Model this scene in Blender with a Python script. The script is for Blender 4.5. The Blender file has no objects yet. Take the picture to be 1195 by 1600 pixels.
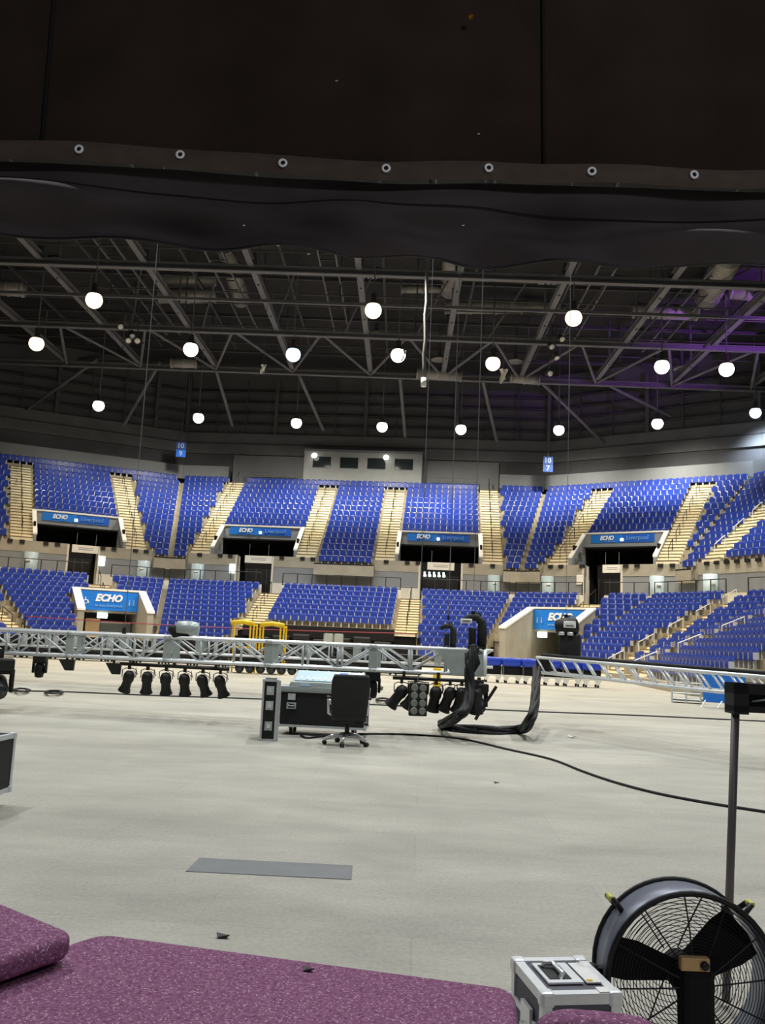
import bpy, bmesh, math, random
from mathutils import Vector, Matrix, Euler
random.seed(7)
R = math.radians
SC = bpy.context.scene
COL = SC.collection

# ---------------------------------------------------------------- camera
IW, IH, FPX = 1195.0, 1600.0, 1357.0
CAM_H, PITCH, ROLL = 1.6, 8.22, 2.55
cd = bpy.data.cameras.new('camera'); cam = bpy.data.objects.new('camera', cd); COL.objects.link(cam)
cd.sensor_fit = 'VERTICAL'; cd.sensor_height = 24.0; cd.lens = FPX / IH * 24.0
cd.clip_end = 400; cd.clip_start = 0.05
cam.location = (0, 0, CAM_H)
CM = Matrix.Rotation(R(90 + PITCH), 3, 'X') @ Matrix.Rotation(R(ROLL), 3, 'Z')
cam.rotation_euler = CM.to_euler()
SC.camera = cam
CPOS = Vector((0, 0, CAM_H))

def ray(px, py):
    return CM @ Vector(((px - IW / 2) / FPX, -(py - IH / 2) / FPX, -1.0))
def at(px, py, D):
    r = ray(px, py); return CPOS + r * (D / r.y)
def ground(px, py, z=0.0):
    r = ray(px, py); return CPOS + r * ((z - CAM_H) / r.z)
def proj(p):
    v = CM.transposed() @ (Vector(p) - CPOS)
    if v.z > -0.1: return None
    return (IW / 2 + FPX * v.x / -v.z, IH / 2 - FPX * v.y / -v.z)

# ---------------------------------------------------------------- world, exposure
wd = bpy.data.worlds.new('world'); SC.world = wd; wd.use_nodes = True
wd.node_tree.nodes['Background'].inputs[0].default_value = (0.55, 0.56, 0.6, 1)
wd.node_tree.nodes['Background'].inputs[1].default_value = 0.05
SC.view_settings.view_transform = 'Standard'; SC.view_settings.look = 'None'
SC.view_settings.gamma = 1.0; SC.view_settings.use_curve_mapping = False
SC.view_settings.exposure = 0.0
SC.cycles.use_denoising = True
SC.cycles.max_bounces = 5; SC.cycles.diffuse_bounces = 3; SC.cycles.glossy_bounces = 3
SC.cycles.sample_clamp_indirect = 8.0

LAMP_W = 5200.0
def spot(name, loc, color, energy, angle=150, blend=0.7, size=0.4, target=None, parent=None):
    l = bpy.data.lights.new(name, 'SPOT'); l.energy = energy; l.color = color
    l.spot_size = R(angle); l.spot_blend = blend; l.shadow_soft_size = size
    o = bpy.data.objects.new(name, l); COL.objects.link(o); o.location = loc
    if target is not None:
        o.rotation_euler = (Vector(target) - Vector(loc)).to_track_quat('-Z', 'Y').to_euler()
    if parent: o.parent = parent
    return o
WARM = (1.0, 0.80, 0.58); NEUT = (1.0, 0.93, 0.80); COOL = (0.72, 0.84, 1.0)
# the arena's own house lights over the near half of the floor, above the drape
for hx, hy, e in ((-13, 37, 1.35), (0, 38, 1.35), (13, 37, 1.35), (-12, 22, 1.05), (1, 23, 1.1), (13, 22, 1.1), (-10, 10, .95), (2, 10, .95), (12, 10, .95)):
    spot('house_light', (hx, hy, 18.5), (1.0, .92, .76) if hy > 30 else ((.96, 1.0, .96) if hy > 15 else (.96, .98, 1.0)), LAMP_W * e, 132, 0.9)
# backstage work light high behind the photographer
spot('work_light', (2.2, -2.2, 4.6), (0.95, 0.93, 1.0), 230, 130, 0.9, 0.3, target=(0.4, 3.0, 1.6))
# purple stage wash aimed at the roof from beyond the right of the view
spot('purple_wash', (30.0, 41.0, 16.0), (0.5, 0.12, 1.0), 16000, 44, 0.9, 0.3, target=(25.0, 51, 21.5))

# ---------------------------------------------------------------- materials
def lin(c):
    return tuple((v / 12.92 if v <= 0.04045 else ((v + 0.055) / 1.055) ** 2.4) for v in (x / 255.0 for x in c))
MATS = {}
def mat(name, rgb, rough=0.6, metal=0.0, noise=0.0, scale=8.0, bump=0.0, emit=None, strength=0.0, spec=0.5, rgb2=None, alpha=1.0, stretch=None):
    m = bpy.data.materials.new(name); m.use_nodes = True; nt = m.node_tree
    b = nt.nodes['Principled BSDF']; c = lin(rgb)
    b.inputs['Base Color'].default_value = (*c, 1); b.inputs['Roughness'].default_value = rough
    b.inputs['Metallic'].default_value = metal
    b.inputs['Specular IOR Level'].default_value = spec
    if alpha < 1: b.inputs['Alpha'].default_value = alpha
    if noise or rgb2 or bump:
        tc = nt.nodes.new('ShaderNodeTexCoord'); nz = nt.nodes.new('ShaderNodeTexNoise')
        nz.inputs['Scale'].default_value = scale; nz.inputs['Detail'].default_value = 6
        src = tc.outputs['Object']
        if stretch:
            mp = nt.nodes.new('ShaderNodeMapping'); mp.inputs['Scale'].default_value = stretch
            nt.links.new(src, mp.inputs[0]); src = mp.outputs[0]
        nt.links.new(src, nz.inputs['Vector'])
        if noise or rgb2:
            rp = nt.nodes.new('ShaderNodeValToRGB')
            c2 = lin(rgb2) if rgb2 else tuple(v * (1 - noise) for v in c)
            c1 = c if rgb2 else tuple(min(1, v * (1 + noise)) for v in c)
            rp.color_ramp.elements[0].position = 0.35; rp.color_ramp.elements[1].position = 0.65
            rp.color_ramp.elements[0].color = (*c2, 1); rp.color_ramp.elements[1].color = (*c1, 1)
            nt.links.new(nz.outputs['Fac'], rp.inputs[0]); nt.links.new(rp.outputs[0], b.inputs['Base Color'])
        if bump:
            bp = nt.nodes.new('ShaderNodeBump'); bp.inputs['Strength'].default_value = bump; bp.inputs['Distance'].default_value = 0.02
            nt.links.new(nz.outputs['Fac'], bp.inputs['Height']); nt.links.new(bp.outputs[0], b.inputs['Normal'])
    if emit:
        b.inputs['Emission Color'].default_value = (*lin(emit), 1); b.inputs['Emission Strength'].default_value = strength
    MATS[name] = m
    return m

mat('seat_blue', (42, 66, 160), 0.30, noise=0.12, scale=30)
mat('seat_grey', (196, 198, 205), 0.4)
mat('concrete', (158, 150, 130), 0.8, noise=0.10, scale=2.0, bump=0.1)
mat('stair', (232, 222, 190), 0.75, noise=0.06, scale=3.0)
mat('stair_nosing', (112, 102, 80), 0.8, noise=0.06)
mat('beige_wall', (164, 159, 144), 0.8, noise=0.08, scale=1.2)
mat('white_wall', (214, 212, 200), 0.7, noise=0.04, scale=1.5)
mat('booth_wall', (148, 152, 150), 0.7, noise=0.04, scale=1.5)
mat('white_trim', (240, 238, 228), 0.5, noise=0.02)
mat('grey_wall', (134, 139, 144), 0.7, noise=0.05, scale=1.0)
mat('grey_band', (112, 116, 118), 0.7, noise=0.05, scale=1.0)
mat('dark_wall', (104, 106, 107), 0.85, noise=0.10, scale=0.6)
mat('dark_wall_2', (84, 85, 88), 0.85, noise=0.10, scale=0.6)
mat('roof_deck', (40, 40, 43), 0.9, noise=0.2, scale=0.4)
mat('roof_steel', (98, 99, 103), 0.6, noise=0.10, scale=0.8)
mat('roof_steel_dark', (66, 67, 70), 0.7, noise=0.1)
mat('duct', (142, 141, 138), 0.5, metal=0.2, noise=0.12, scale=1.5)
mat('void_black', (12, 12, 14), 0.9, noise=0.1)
mat('black_metal', (20, 20, 22), 0.5, noise=0.1)
mat('black_plastic', (10, 10, 12), 0.55, noise=0.1, bump=0.05)
mat('black_laminate', (9, 9, 13), 0.6, noise=0.2, scale=6, bump=0.05)
mat('alu', (240, 243, 244), 0.38, metal=0.25, noise=0.05, scale=10)
mat('alu_dull', (196, 201, 203), 0.45, metal=0.25, noise=0.08, scale=6)
mat('alu_plate', (168, 177, 174), 0.5, metal=0.1, noise=0.08)
mat('chrome', (225, 226, 228), 0.2, metal=0.5, noise=0.02)
mat('banner_blue', (8, 120, 220), 0.6, noise=0.04)
mat('banner_deep', (12, 92, 196), 0.6, noise=0.04)
mat('banner_pale', (120, 178, 236), 0.6, noise=0.02)
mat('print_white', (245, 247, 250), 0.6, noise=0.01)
mat('sign_blue', (34, 66, 130), 0.7, noise=0.05)
mat('sign_text', (150, 170, 200), 0.7, noise=0.02)
mat('column_blue', (176, 196, 204), 0.35, noise=0.04)
mat('glass_dark', (40, 48, 50), 0.08, spec=0.7, noise=0.05)
mat('curtain', (54, 45, 39), 0.95, noise=0.18, scale=3.0, spec=0.1, bump=0.15)
mat('curtain_skirt', (70, 65, 66), 0.85, noise=0.18, scale=3.0, spec=0.2, bump=0.15)
mat('webbing', (84, 74, 66), 0.8, noise=0.12, scale=14, spec=0.2)
mat('nickel', (255, 255, 255), 0.4, metal=0.0, noise=0.02)
mat('gold_foil', (230, 170, 40), 0.3, metal=0.8, noise=0.05)
mat('paper', (236, 236, 232), 0.7, noise=0.02)
mat('yellow_paint', (238, 196, 24), 0.5, noise=0.08)
mat('red_rope', (170, 62, 78), 0.6, noise=0.05)
mat('cable_black', (17, 18, 21), 0.7, noise=0.15)
mat('tape_grey', (120, 122, 124), 0.6, noise=0.06, scale=6)
mat('fan_grey', (128, 132, 146), 0.4, metal=0.3, noise=0.05)
mat('tan_plate', (214, 176, 120), 0.5, noise=0.06)
mat('yellow_green', (206, 206, 96), 0.5, noise=0.05)
mat('board_grey', (88, 88, 98), 0.6, noise=0.08, scale=12)
mat('tan_wood', (222, 184, 140), 0.6, noise=0.06)
mat('hoist_grey', (172, 182, 180), 0.4, metal=0.2, noise=0.06)
mat('tarp_blue', (40, 70, 190), 0.35, noise=0.15, scale=4)
mat('panel_blue', (30, 108, 196), 0.45, noise=0.05)
mat('screen_blue', (196, 222, 236), 0.3, noise=0.05)
mat('pole_grey', (104, 97, 97), 0.5, metal=0.2, noise=0.05)
mat('lamp_housing', (90, 88, 84), 0.5, metal=0.3, noise=0.08)
mat('lens_grey', (128, 132, 124), 0.25, noise=0.08)
mat('exit_glow', (220, 245, 235), 0.5, emit=(225, 250, 240), strength=3.0)
mat('glow_warm', (255, 240, 220), 0.5, emit=(255, 232, 196), strength=2.2)
mat('glow_neutral', (255, 250, 240), 0.5, emit=(255, 250, 238), strength=4.0)
mat('glow_cool', (225, 238, 255), 0.5, emit=(196, 222, 255), strength=2.0)

def carpet_mat():
    m = mat('purple_carpet', (104, 62, 92), 0.95, spec=0.1); nt = m.node_tree; b = nt.nodes['Principled BSDF']
    tc = nt.nodes.new('ShaderNodeTexCoord')
    v = nt.nodes.new('ShaderNodeTexVoronoi'); v.inputs['Scale'].default_value = 230
    n = nt.nodes.new('ShaderNodeTexNoise'); n.inputs['Scale'].default_value = 70; n.inputs['Detail'].default_value = 8
    nt.links.new(tc.outputs['Object'], v.inputs['Vector']); nt.links.new(tc.outputs['Object'], n.inputs['Vector'])
    r1 = nt.nodes.new('ShaderNodeValToRGB'); e = r1.color_ramp.elements
    e[0].position = .3; e[0].color = (*lin((104, 66, 92)), 1); e[1].position = .7; e[1].color = (*lin((150, 102, 134)), 1)
    nt.links.new(n.outputs['Fac'], r1.inputs[0])
    r2 = nt.nodes.new('ShaderNodeValToRGB'); r2.color_ramp.elements[0].position = .90; r2.color_ramp.elements[1].position = .95
    sp = nt.nodes.new('ShaderNodeSeparateColor'); nt.links.new(v.outputs['Color'], sp.inputs[0]); nt.links.new(sp.outputs[0], r2.inputs[0])
    mx = nt.nodes.new('ShaderNodeMix'); mx.data_type = 'RGBA'; mx.inputs[7].default_value = (*lin((186, 154, 172)), 1)
    nt.links.new(r2.outputs[0], mx.inputs[0]); nt.links.new(r1.outputs[0], mx.inputs[6]); nt.links.new(mx.outputs[2], b.inputs['Base Color'])
    bp = nt.nodes.new('ShaderNodeBump'); bp.inputs['Strength'].default_value = .5; bp.inputs['Distance'].default_value = .004
    nt.links.new(n.outputs['Fac'], bp.inputs['Height']); nt.links.new(bp.outputs[0], b.inputs['Normal'])
carpet_mat()

def floor_mat():
    m = mat('arena_floor', (196, 190, 172), 0.55, spec=0.3); nt = m.node_tree; b = nt.nodes['Principled BSDF']
    tc = nt.nodes.new('ShaderNodeTexCoord')
    def nz(scale, detail, st, rough=.6):
        mp = nt.nodes.new('ShaderNodeMapping'); mp.inputs['Scale'].default_value = st; mp.inputs['Rotation'].default_value = (0, 0, R(4))
        n = nt.nodes.new('ShaderNodeTexNoise'); n.inputs['Scale'].default_value = scale; n.inputs['Detail'].default_value = detail; n.inputs['Roughness'].default_value = rough
        nt.links.new(tc.outputs['Object'], mp.inputs[0]); nt.links.new(mp.outputs[0], n.inputs['Vector']); return n
    a = nz(0.5, 4, (0.6, 1.2, 1)); f = nz(34, 8, (1, 1, 1), .75); g = nz(1.3, 6, (0.6, 1.3, 1), .7)
    r1 = nt.nodes.new('ShaderNodeValToRGB'); e = r1.color_ramp.elements
    e[0].position = .3; e[0].color = (*lin((168, 165, 154)), 1); e[1].position = .72; e[1].color = (*lin((196, 194, 182)), 1)
    nt.links.new(a.outputs['Fac'], r1.inputs[0])
    r2 = nt.nodes.new('ShaderNodeValToRGB'); e = r2.color_ramp.elements
    e[0].position = .32; e[0].color = (.82, .82, .83, 1); e[1].position = .62; e[1].color = (1, 1, 1, 1)
    nt.links.new(g.outputs['Fac'], r2.inputs[0])
    r3 = nt.nodes.new('ShaderNodeValToRGB'); e = r3.color_ramp.elements
    e[0].position = .3; e[0].color = (.76, .76, .76, 1); e[1].position = .68; e[1].color = (1.1, 1.1, 1.1, 1)
    nt.links.new(f.outputs['Fac'], r3.inputs[0])
    m1 = nt.nodes.new('ShaderNodeMix'); m1.data_type = 'RGBA'; m1.blend_type = 'MULTIPLY'; m1.inputs[0].default_value = 1
    nt.links.new(r1.outputs[0], m1.inputs[6]); nt.links.new(r2.outputs[0], m1.inputs[7])
    m2 = nt.nodes.new('ShaderNodeMix'); m2.data_type = 'RGBA'; m2.blend_type = 'MULTIPLY'; m2.inputs[0].default_value = 1
    nt.links.new(m1.outputs[2], m2.inputs[6]); nt.links.new(r3.outputs[0], m2.inputs[7])
    bk = nt.nodes.new('ShaderNodeTexBrick'); bk.inputs['Scale'].default_value = 1; bk.inputs['Brick Width'].default_value = 2.4; bk.inputs['Row Height'].default_value = 1.25
    bk.inputs['Mortar Size'].default_value = .006; bk.inputs['Color1'].default_value = (1, 1, .99, 1); bk.inputs['Color2'].default_value = (.90, .90, .90, 1); bk.inputs['Mortar'].default_value = (.84, .84, .84, 1)
    mpb = nt.nodes.new('ShaderNodeMapping'); mpb.inputs['Rotation'].default_value = (0, 0, R(3)); nt.links.new(tc.outputs['Object'], mpb.inputs[0]); nt.links.new(mpb.outputs[0], bk.inputs['Vector'])
    m3 = nt.nodes.new('ShaderNodeMix'); m3.data_type = 'RGBA'; m3.blend_type = 'MULTIPLY'; m3.inputs[0].default_value = .8
    nt.links.new(m2.outputs[2], m3.inputs[6]); nt.links.new(bk.outputs[0], m3.inputs[7])
    nt.links.new(m3.outputs[2], b.inputs['Base Color'])
    bp = nt.nodes.new('ShaderNodeBump'); bp.inputs['Strength'].default_value = .15; bp.inputs['Distance'].default_value = .005
    nt.links.new(f.outputs['Fac'], bp.inputs['Height']); nt.links.new(bp.outputs[0], b.inputs['Normal'])
floor_mat()

# ---------------------------------------------------------------- mesh building
class MB:
    def __init__(s): s.v = []; s.f = []
    def add(s, vs, fs):
        k = len(s.v); s.v += [Vector(p) for p in vs]; s.f += [tuple(i + k for i in f) for f in fs]; return s
    def box(s, c, d, rot=None):
        c = Vector(c); hx, hy, hz = d[0] / 2, d[1] / 2, d[2] / 2
        vs = [Vector((x, y, z)) for z in (-hz, hz) for x, y in ((-hx, -hy), (hx, -hy), (hx, hy), (-hx, hy))]
        if rot is not None: vs = [rot @ p for p in vs]
        return s.add([p + c for p in vs], [(3, 2, 1, 0), (4, 5, 6, 7), (0, 1, 5, 4), (1, 2, 6, 5), (2, 3, 7, 6), (3, 0, 4, 7)])
    def rbox(s, c, d, r=0.02, seg=2, rot=None):
        bm = bmesh.new(); bmesh.ops.create_cube(bm, size=1)
        for v in bm.verts: v.co = Vector((v.co.x * d[0], v.co.y * d[1], v.co.z * d[2]))
        bmesh.ops.bevel(bm, geom=list(bm.edges), offset=r, segments=seg, profile=.5, affect='EDGES')
        bm.verts.index_update()
        vs = [v.co.copy() for v in bm.verts]; fs = [tuple(v.index for v in f.verts) for f in bm.faces]; bm.free()
        if rot is not None: vs = [rot @ p for p in vs]
        c = Vector(c); return s.add([p + c for p in vs], fs)
    def prism(s, plan, z0, z1):
        n = len(plan)
        vs = [(p[0], p[1], z0) for p in plan] + [(p[0], p[1], z1) for p in plan]
        return s.add(vs, [tuple(range(n - 1, -1, -1)), tuple(range(n, 2 * n))] + [(i, (i + 1) % n, n + (i + 1) % n, n + i) for i in range(n)])
    def hexa(s, lo, hi):  # two quads (4 points each)
        return s.add(list(lo) + list(hi), [(3, 2, 1, 0), (4, 5, 6, 7), (0, 1, 5, 4), (1, 2, 6, 5), (2, 3, 7, 6), (3, 0, 4, 7)])
    def tube(s, a, b, r, n=8, r2=None):
        a = Vector(a); b = Vector(b); d = (b - a)
        if d.length < 1e-6: return s
        d.normalize(); up = Vector((0, 0, 1)) if abs(d.z) < .95 else Vector((1, 0, 0))
        x = d.cross(up).normalized(); y = x.cross(d)
        r2 = r if r2 is None else r2
        vs = [a + (x * math.cos(t) + y * math.sin(t)) * r for t in (2 * math.pi * i / n for i in range(n))]
        vs += [b + (x * math.cos(t) + y * math.sin(t)) * r2 for t in (2 * math.pi * i / n for i in range(n))]
        return s.add(vs, [tuple(range(n - 1, -1, -1)), tuple(range(n, 2 * n))] + [(i, (i + 1) % n, n + (i + 1) % n, n + i) for i in range(n)])
    def path(s, pts, r, n=6, closed=False):
        pts = [Vector(p) for p in pts]; m = len(pts); k = len(s.v); rr = r if isinstance(r, (list, tuple)) else [r] * m
        prev = None
        for i, p in enumerate(pts):
            if closed: t = pts[(i + 1) % m] - pts[i - 1]
            else: t = pts[min(i + 1, m - 1)] - pts[max(i - 1, 0)]
            t.normalize()
            if prev is None:
                up = Vector((0, 0, 1)) if abs(t.z) < .9 else Vector((1, 0, 0)); x = t.cross(up).normalized()
            else:
                x = (prev - t * prev.dot(t)).normalized()
            prev = x; y = t.cross(x)
            for j in range(n):
                a = 2 * math.pi * j / n; s.v.append(p + (x * math.cos(a) + y * math.sin(a)) * rr[i])
        for i in range(m if closed else m - 1):
            i2 = (i + 1) % m
            for j in range(n):
                s.f.append((k + i * n + j, k + i * n + (j + 1) % n, k + i2 * n + (j + 1) % n, k + i2 * n + j))
        if not closed:
            s.f.append(tuple(k + j for j in range(n - 1, -1, -1))); s.f.append(tuple(k + (m - 1) * n + j for j in range(n)))
        return s
    def lathe(s, prof, n=16, M=None):  # prof: (radius, height) along +z
        k = len(s.v); M = M or Matrix.Identity(4)
        for r, z in prof:
            for j in range(n):
                a = 2 * math.pi * j / n; s.v.append(M @ Vector((r * math.cos(a), r * math.sin(a), z)))
        for i in range(len(prof) - 1):
            for j in range(n):
                s.f.append((k + i * n + j, k + i * n + (j + 1) % n, k + (i + 1) * n + (j + 1) % n, k + (i + 1) * n + j))
        s.f.append(tuple(k + j for j in range(n - 1, -1, -1))); s.f.append(tuple(k + (len(prof) - 1) * n + j for j in range(n)))
        return s
    def torus(s, R_, r, M=None, n=32, m=6):
        M = M or Matrix.Identity(4)
        return s.path([M @ Vector((R_ * math.cos(2 * math.pi * i / n), R_ * math.sin(2 * math.pi * i / n), 0)) for i in range(n)], r, m, True)
    def mesh(s, name, m, smooth=False, off=None):
        me = bpy.data.meshes.new(name)
        off = off or Vector((0, 0, 0))
        me.from_pydata([tuple(p - off) for p in s.v], [], s.f); me.validate()
        me.materials.append(MATS[m])
        if smooth:
            for p in me.polygons: p.use_smooth = True
        me.update(); return me
    def build(s, name, m, parent=None, smooth=False, world=False):
        """world=True: vertices are world points although the parent stands elsewhere (unrotated)"""
        off = parent.location.copy() if (parent and world) else None
        o = bpy.data.objects.new(name, s.mesh(name, m, smooth, off)); COL.objects.link(o)
        if parent: o.parent = parent
        return o

def tag(o, label=None, cat=None, group=None, kind=None):
    if label: o['label'] = label
    if cat: o['category'] = cat
    if group: o['group'] = group
    if kind: o['kind'] = kind
    return o
def thing(name, label, cat, loc=(0, 0, 0), rz=0.0, group=None, kind=None):
    o = bpy.data.objects.new(name, None); COL.objects.link(o); o.empty_display_size = .1
    o.location = loc; o.rotation_euler = (0, 0, rz)
    return tag(o, label, cat, group, kind)
def struct(name, loc=(0, 0, 0), label=None):
    o = bpy.data.objects.new(name, None); COL.objects.link(o); o.location = loc; o.empty_display_size = .1
    return tag(o, label, None, None, 'structure')
def inst(name, me, parent, loc=(0, 0, 0), rz=0.0, rot=None):
    o = bpy.data.objects.new(name, me); COL.objects.link(o); o.parent = parent; o.location = loc
    o.rotation_euler = rot if rot is not None else (0, 0, rz)
    return o
def text_mesh(txt, size, m, shear=0.0, bold=0.0, depth=0.006, width=None):
    cu = bpy.data.curves.new('lettering', 'FONT'); cu.body = txt; cu.size = size; cu.shear = shear
    cu.offset = bold; cu.extrude = depth; cu.align_x = 'CENTER'; cu.align_y = 'CENTER'; cu.resolution_u = 3
    o = bpy.data.objects.new('lettering', cu); COL.objects.link(o)
    dg = bpy.context.evaluated_depsgraph_get(); dg.update()
    me = bpy.data.meshes.new_from_object(o.evaluated_get(dg)); bpy.data.objects.remove(o)
    xs = [v.co.x for v in me.vertices]; ys = [v.co.y for v in me.vertices]
    cx, cy = (min(xs) + max(xs)) / 2, (min(ys) + max(ys)) / 2
    k = width / (max(xs) - min(xs)) if width else 1
    for v in me.vertices: v.co.x = (v.co.x - cx) * k; v.co.y = (v.co.y - cy) * (k if not width else 1)
    me.materials.clear(); me.materials.append(MATS[m]); return me

# ---------------------------------------------------------------- bowl plan
HC = 4.5
HEAD = [HC - 88, HC - 60, HC - 31, HC, HC + 30, HC + 59, HC + 88]   # headings of the facets, clockwise from +X
def step(p, head, L): return Vector((p.x + L * math.cos(R(head)), p.y - L * math.sin(R(head))))
L1 = Vector((-15.8, 65.4)); R1 = Vector((10.4, 63.3))
R2 = step(R1, HEAD[4], 11.4); R3 = step(R2, HEAD[5], 12.0); R4 = step(R3, HEAD[6], 18.0)
L2 = step(L1, HEAD[2], -13.5); L3 = step(L2, HEAD[1], -12.0); L4 = step(L3, HEAD[0], -12.0)
class Facet:
    def __init__(s, A, B, tl=29.0, tr=29.0):
        s.tl = tl; s.tr = tr; s.A = A; s.L = (B - A).length; s.d = (B - A).normalized(); s.n = Vector((-s.d.y, s.d.x)); s.ang = math.atan2(s.d.y, s.d.x)
    def p(s, t, o): q = s.A + s.d * t + s.n * o; return (q.x, q.y)
    def P(s, t, o, z): q = s.p(t, o); return Vector((q[0], q[1], z))
    def rng(s, o): return (-o * math.tan(R(s.tl / 2)), s.L + o * math.tan(R(s.tr / 2)))
    def s_at(s, px, py, o):
        r = ray(px, py); A = s.A + s.n * o
        # A + d*t = r.xy*k
        det = s.d.x * (-r.y) - (-r.x) * s.d.y
        t = (-A.x * (-r.y) - (-r.x) * (-A.y)) / det
        return t
_c = [L4, L3, L2, L1, R1, R2, R3, R4]; _t = [28.0] + [HEAD[i + 1] - HEAD[i] for i in range(6)] + [28.0]
FAC = [Facet(_c[i], _c[i + 1], _t[i], _t[i + 1]) for i in range(7)]
FN = ['far left side stand', 'left side stand', 'left corner stand', 'centre stand', 'right corner stand', 'right side stand', 'near right side stand']
NF = len(FAC)

U_ROWS, U_T, U_Z, U_R = 14, 0.70, 7.25, 0.53
L_ROWS, L_T, L_R, L_TOPZ, L_BACK = 7, 0.80, 0.36, 4.3, -3.5
def lrow(k): return L_BACK - L_T * (L_ROWS - k), L_TOPZ - L_R * (L_ROWS - 1 - k)   # offset of row front, tread height; k<0 = extra rows
EXTRA = 5

# aisles and openings (facet index, s centre)
UA = [(2, 3.0), (2, 10.9), (3, 2.25), (3, 10.28), (3, 16.2), (3, 24.1), (4, 2.75), (4, 10.45), (5, FAC[5].s_at(1128, 870, 1)), (1, 9.5)]
UAW = 0.74
UV = [(2, 3.96, 9.94), (3, 3.21, 9.32), (3, 17.16, 23.14), (4, 3.71, 9.49), (5, 7.0, 12.0)]
UDOOR = [(2, FAC[2].s_at(107, 860, .2), FAC[2].s_at(152, 866, .2)), (3, FAC[3].s_at(372, 880, .2), FAC[3].s_at(426, 880, .2)),
         (3, FAC[3].s_at(657, 890, .2), FAC[3].s_at(720, 892, .2)), (4, FAC[4].s_at(915, 895, .2), FAC[4].s_at(972, 892, .2)), (5, 8.2, 10.8)]
UXR = [(3, 11.02, 15.46), (2, 12.1, 99), (3, -99, 1.4), (3, 24.85, 99), (4, -99, 1.7), (4, 11.2, 99), (5, -99, 1.5)]   # blocks that reach one row lower
UVR = 4   # rows cut by an upper opening
LA = [(2, FAC[2].s_at(157, 905, -4.0)), (3, FAC[3].s_at(421, 925, -4.0)), (3, FAC[3].s_at(642, 925, -4.0)), (4, FAC[4].s_at(922, 925, -4.0)),
      (5, FAC[5].s_at(1140, 930, -4.0)), (1, 8.6), (6, 5.0)]
LAW = 0.72
LP = [(2, FAC[2].s_at(122, 940, -6.7), FAC[2].s_at(216, 940, -6.7)), (4, FAC[4].s_at(834, 975, -6.7), FAC[4].s_at(920, 975, -6.7))]
LPR = 3   # fixed rows cut by a floor level portal (rows 0..2)

def cut(rng, cuts):
    segs = [rng]
    for a, b in cuts:
        out = []
        for s0, s1 in segs:
            if b <= s0 or a >= s1: out.append((s0, s1)); continue
            if a > s0: out.append((s0, a))
            if b < s1: out.append((b, s1))
        segs = out
    return [x for x in segs if x[1] - x[0] > .05]

# ---------------------------------------------------------------- structure: floor, terraces, walls, roof
fl = MB(); fl.box((0, 30, -0.1), (110, 110, 0.2)); tag(fl.build('floor', 'arena_floor'), kind='structure')

def strip(F, s0, s1, o0, o1, z0, z1, name, m, parent, mitre=True):
    """a straight piece along a facet; ends that reach the facet's corner are mitred"""
    a0, b0 = F.rng(o0); a1, b1 = F.rng(o1)
    lo = s0 is None; hi = s1 is None
    pl = [F.p(a0 if lo else s0, o0), F.p(b0 if hi else s1, o0), F.p(b1 if hi else s1, o1), F.p(a1 if lo else s0, o1)]
    q = MB(); q.prism(pl, z0, z1)
    return q.build(name, m, parent)
def strips(F, cuts, o0, o1, z0, z1, name, m, parent):
    a, b = F.rng(min(o0, o1)); 
    for s0, s1 in cut((a, b), cuts):
        strip(F, None if s0 == a else s0, None if s1 == b else s1, o0, o1, z0, z1, name, m, parent)

seat_slots = []   # (facet, tier, row, block, index, s, o, z)
def fill_seats(fi, tier, row, o, z, cuts):
    F = FAC[fi]; oc = o + (U_T if tier == 'upper' else L_T) * 0.62
    a, b = F.rng(oc)
    gap = 0.16; a += gap; b -= gap
    segs = cut((a, b), cuts)
    for bi, (s0, s1) in enumerate(segs):
        n = int((s1 - s0 + .02) / 0.5)
        if n < 1: continue
        off = 0 if s0 == a else ((s1 - s0 - n * .5) if s1 == b else (s1 - s0 - n * .5) / 2)
        for i in range(n):
            s = s0 + off + .25 + i * .5
            p = F.P(s, oc, z)
            q = proj(p + Vector((0, 0, .5)))
            if q and -90 < q[0] < 1285:
                seat_slots.append((fi, tier, row, bi, i, n, p, F.ang, q))

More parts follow.
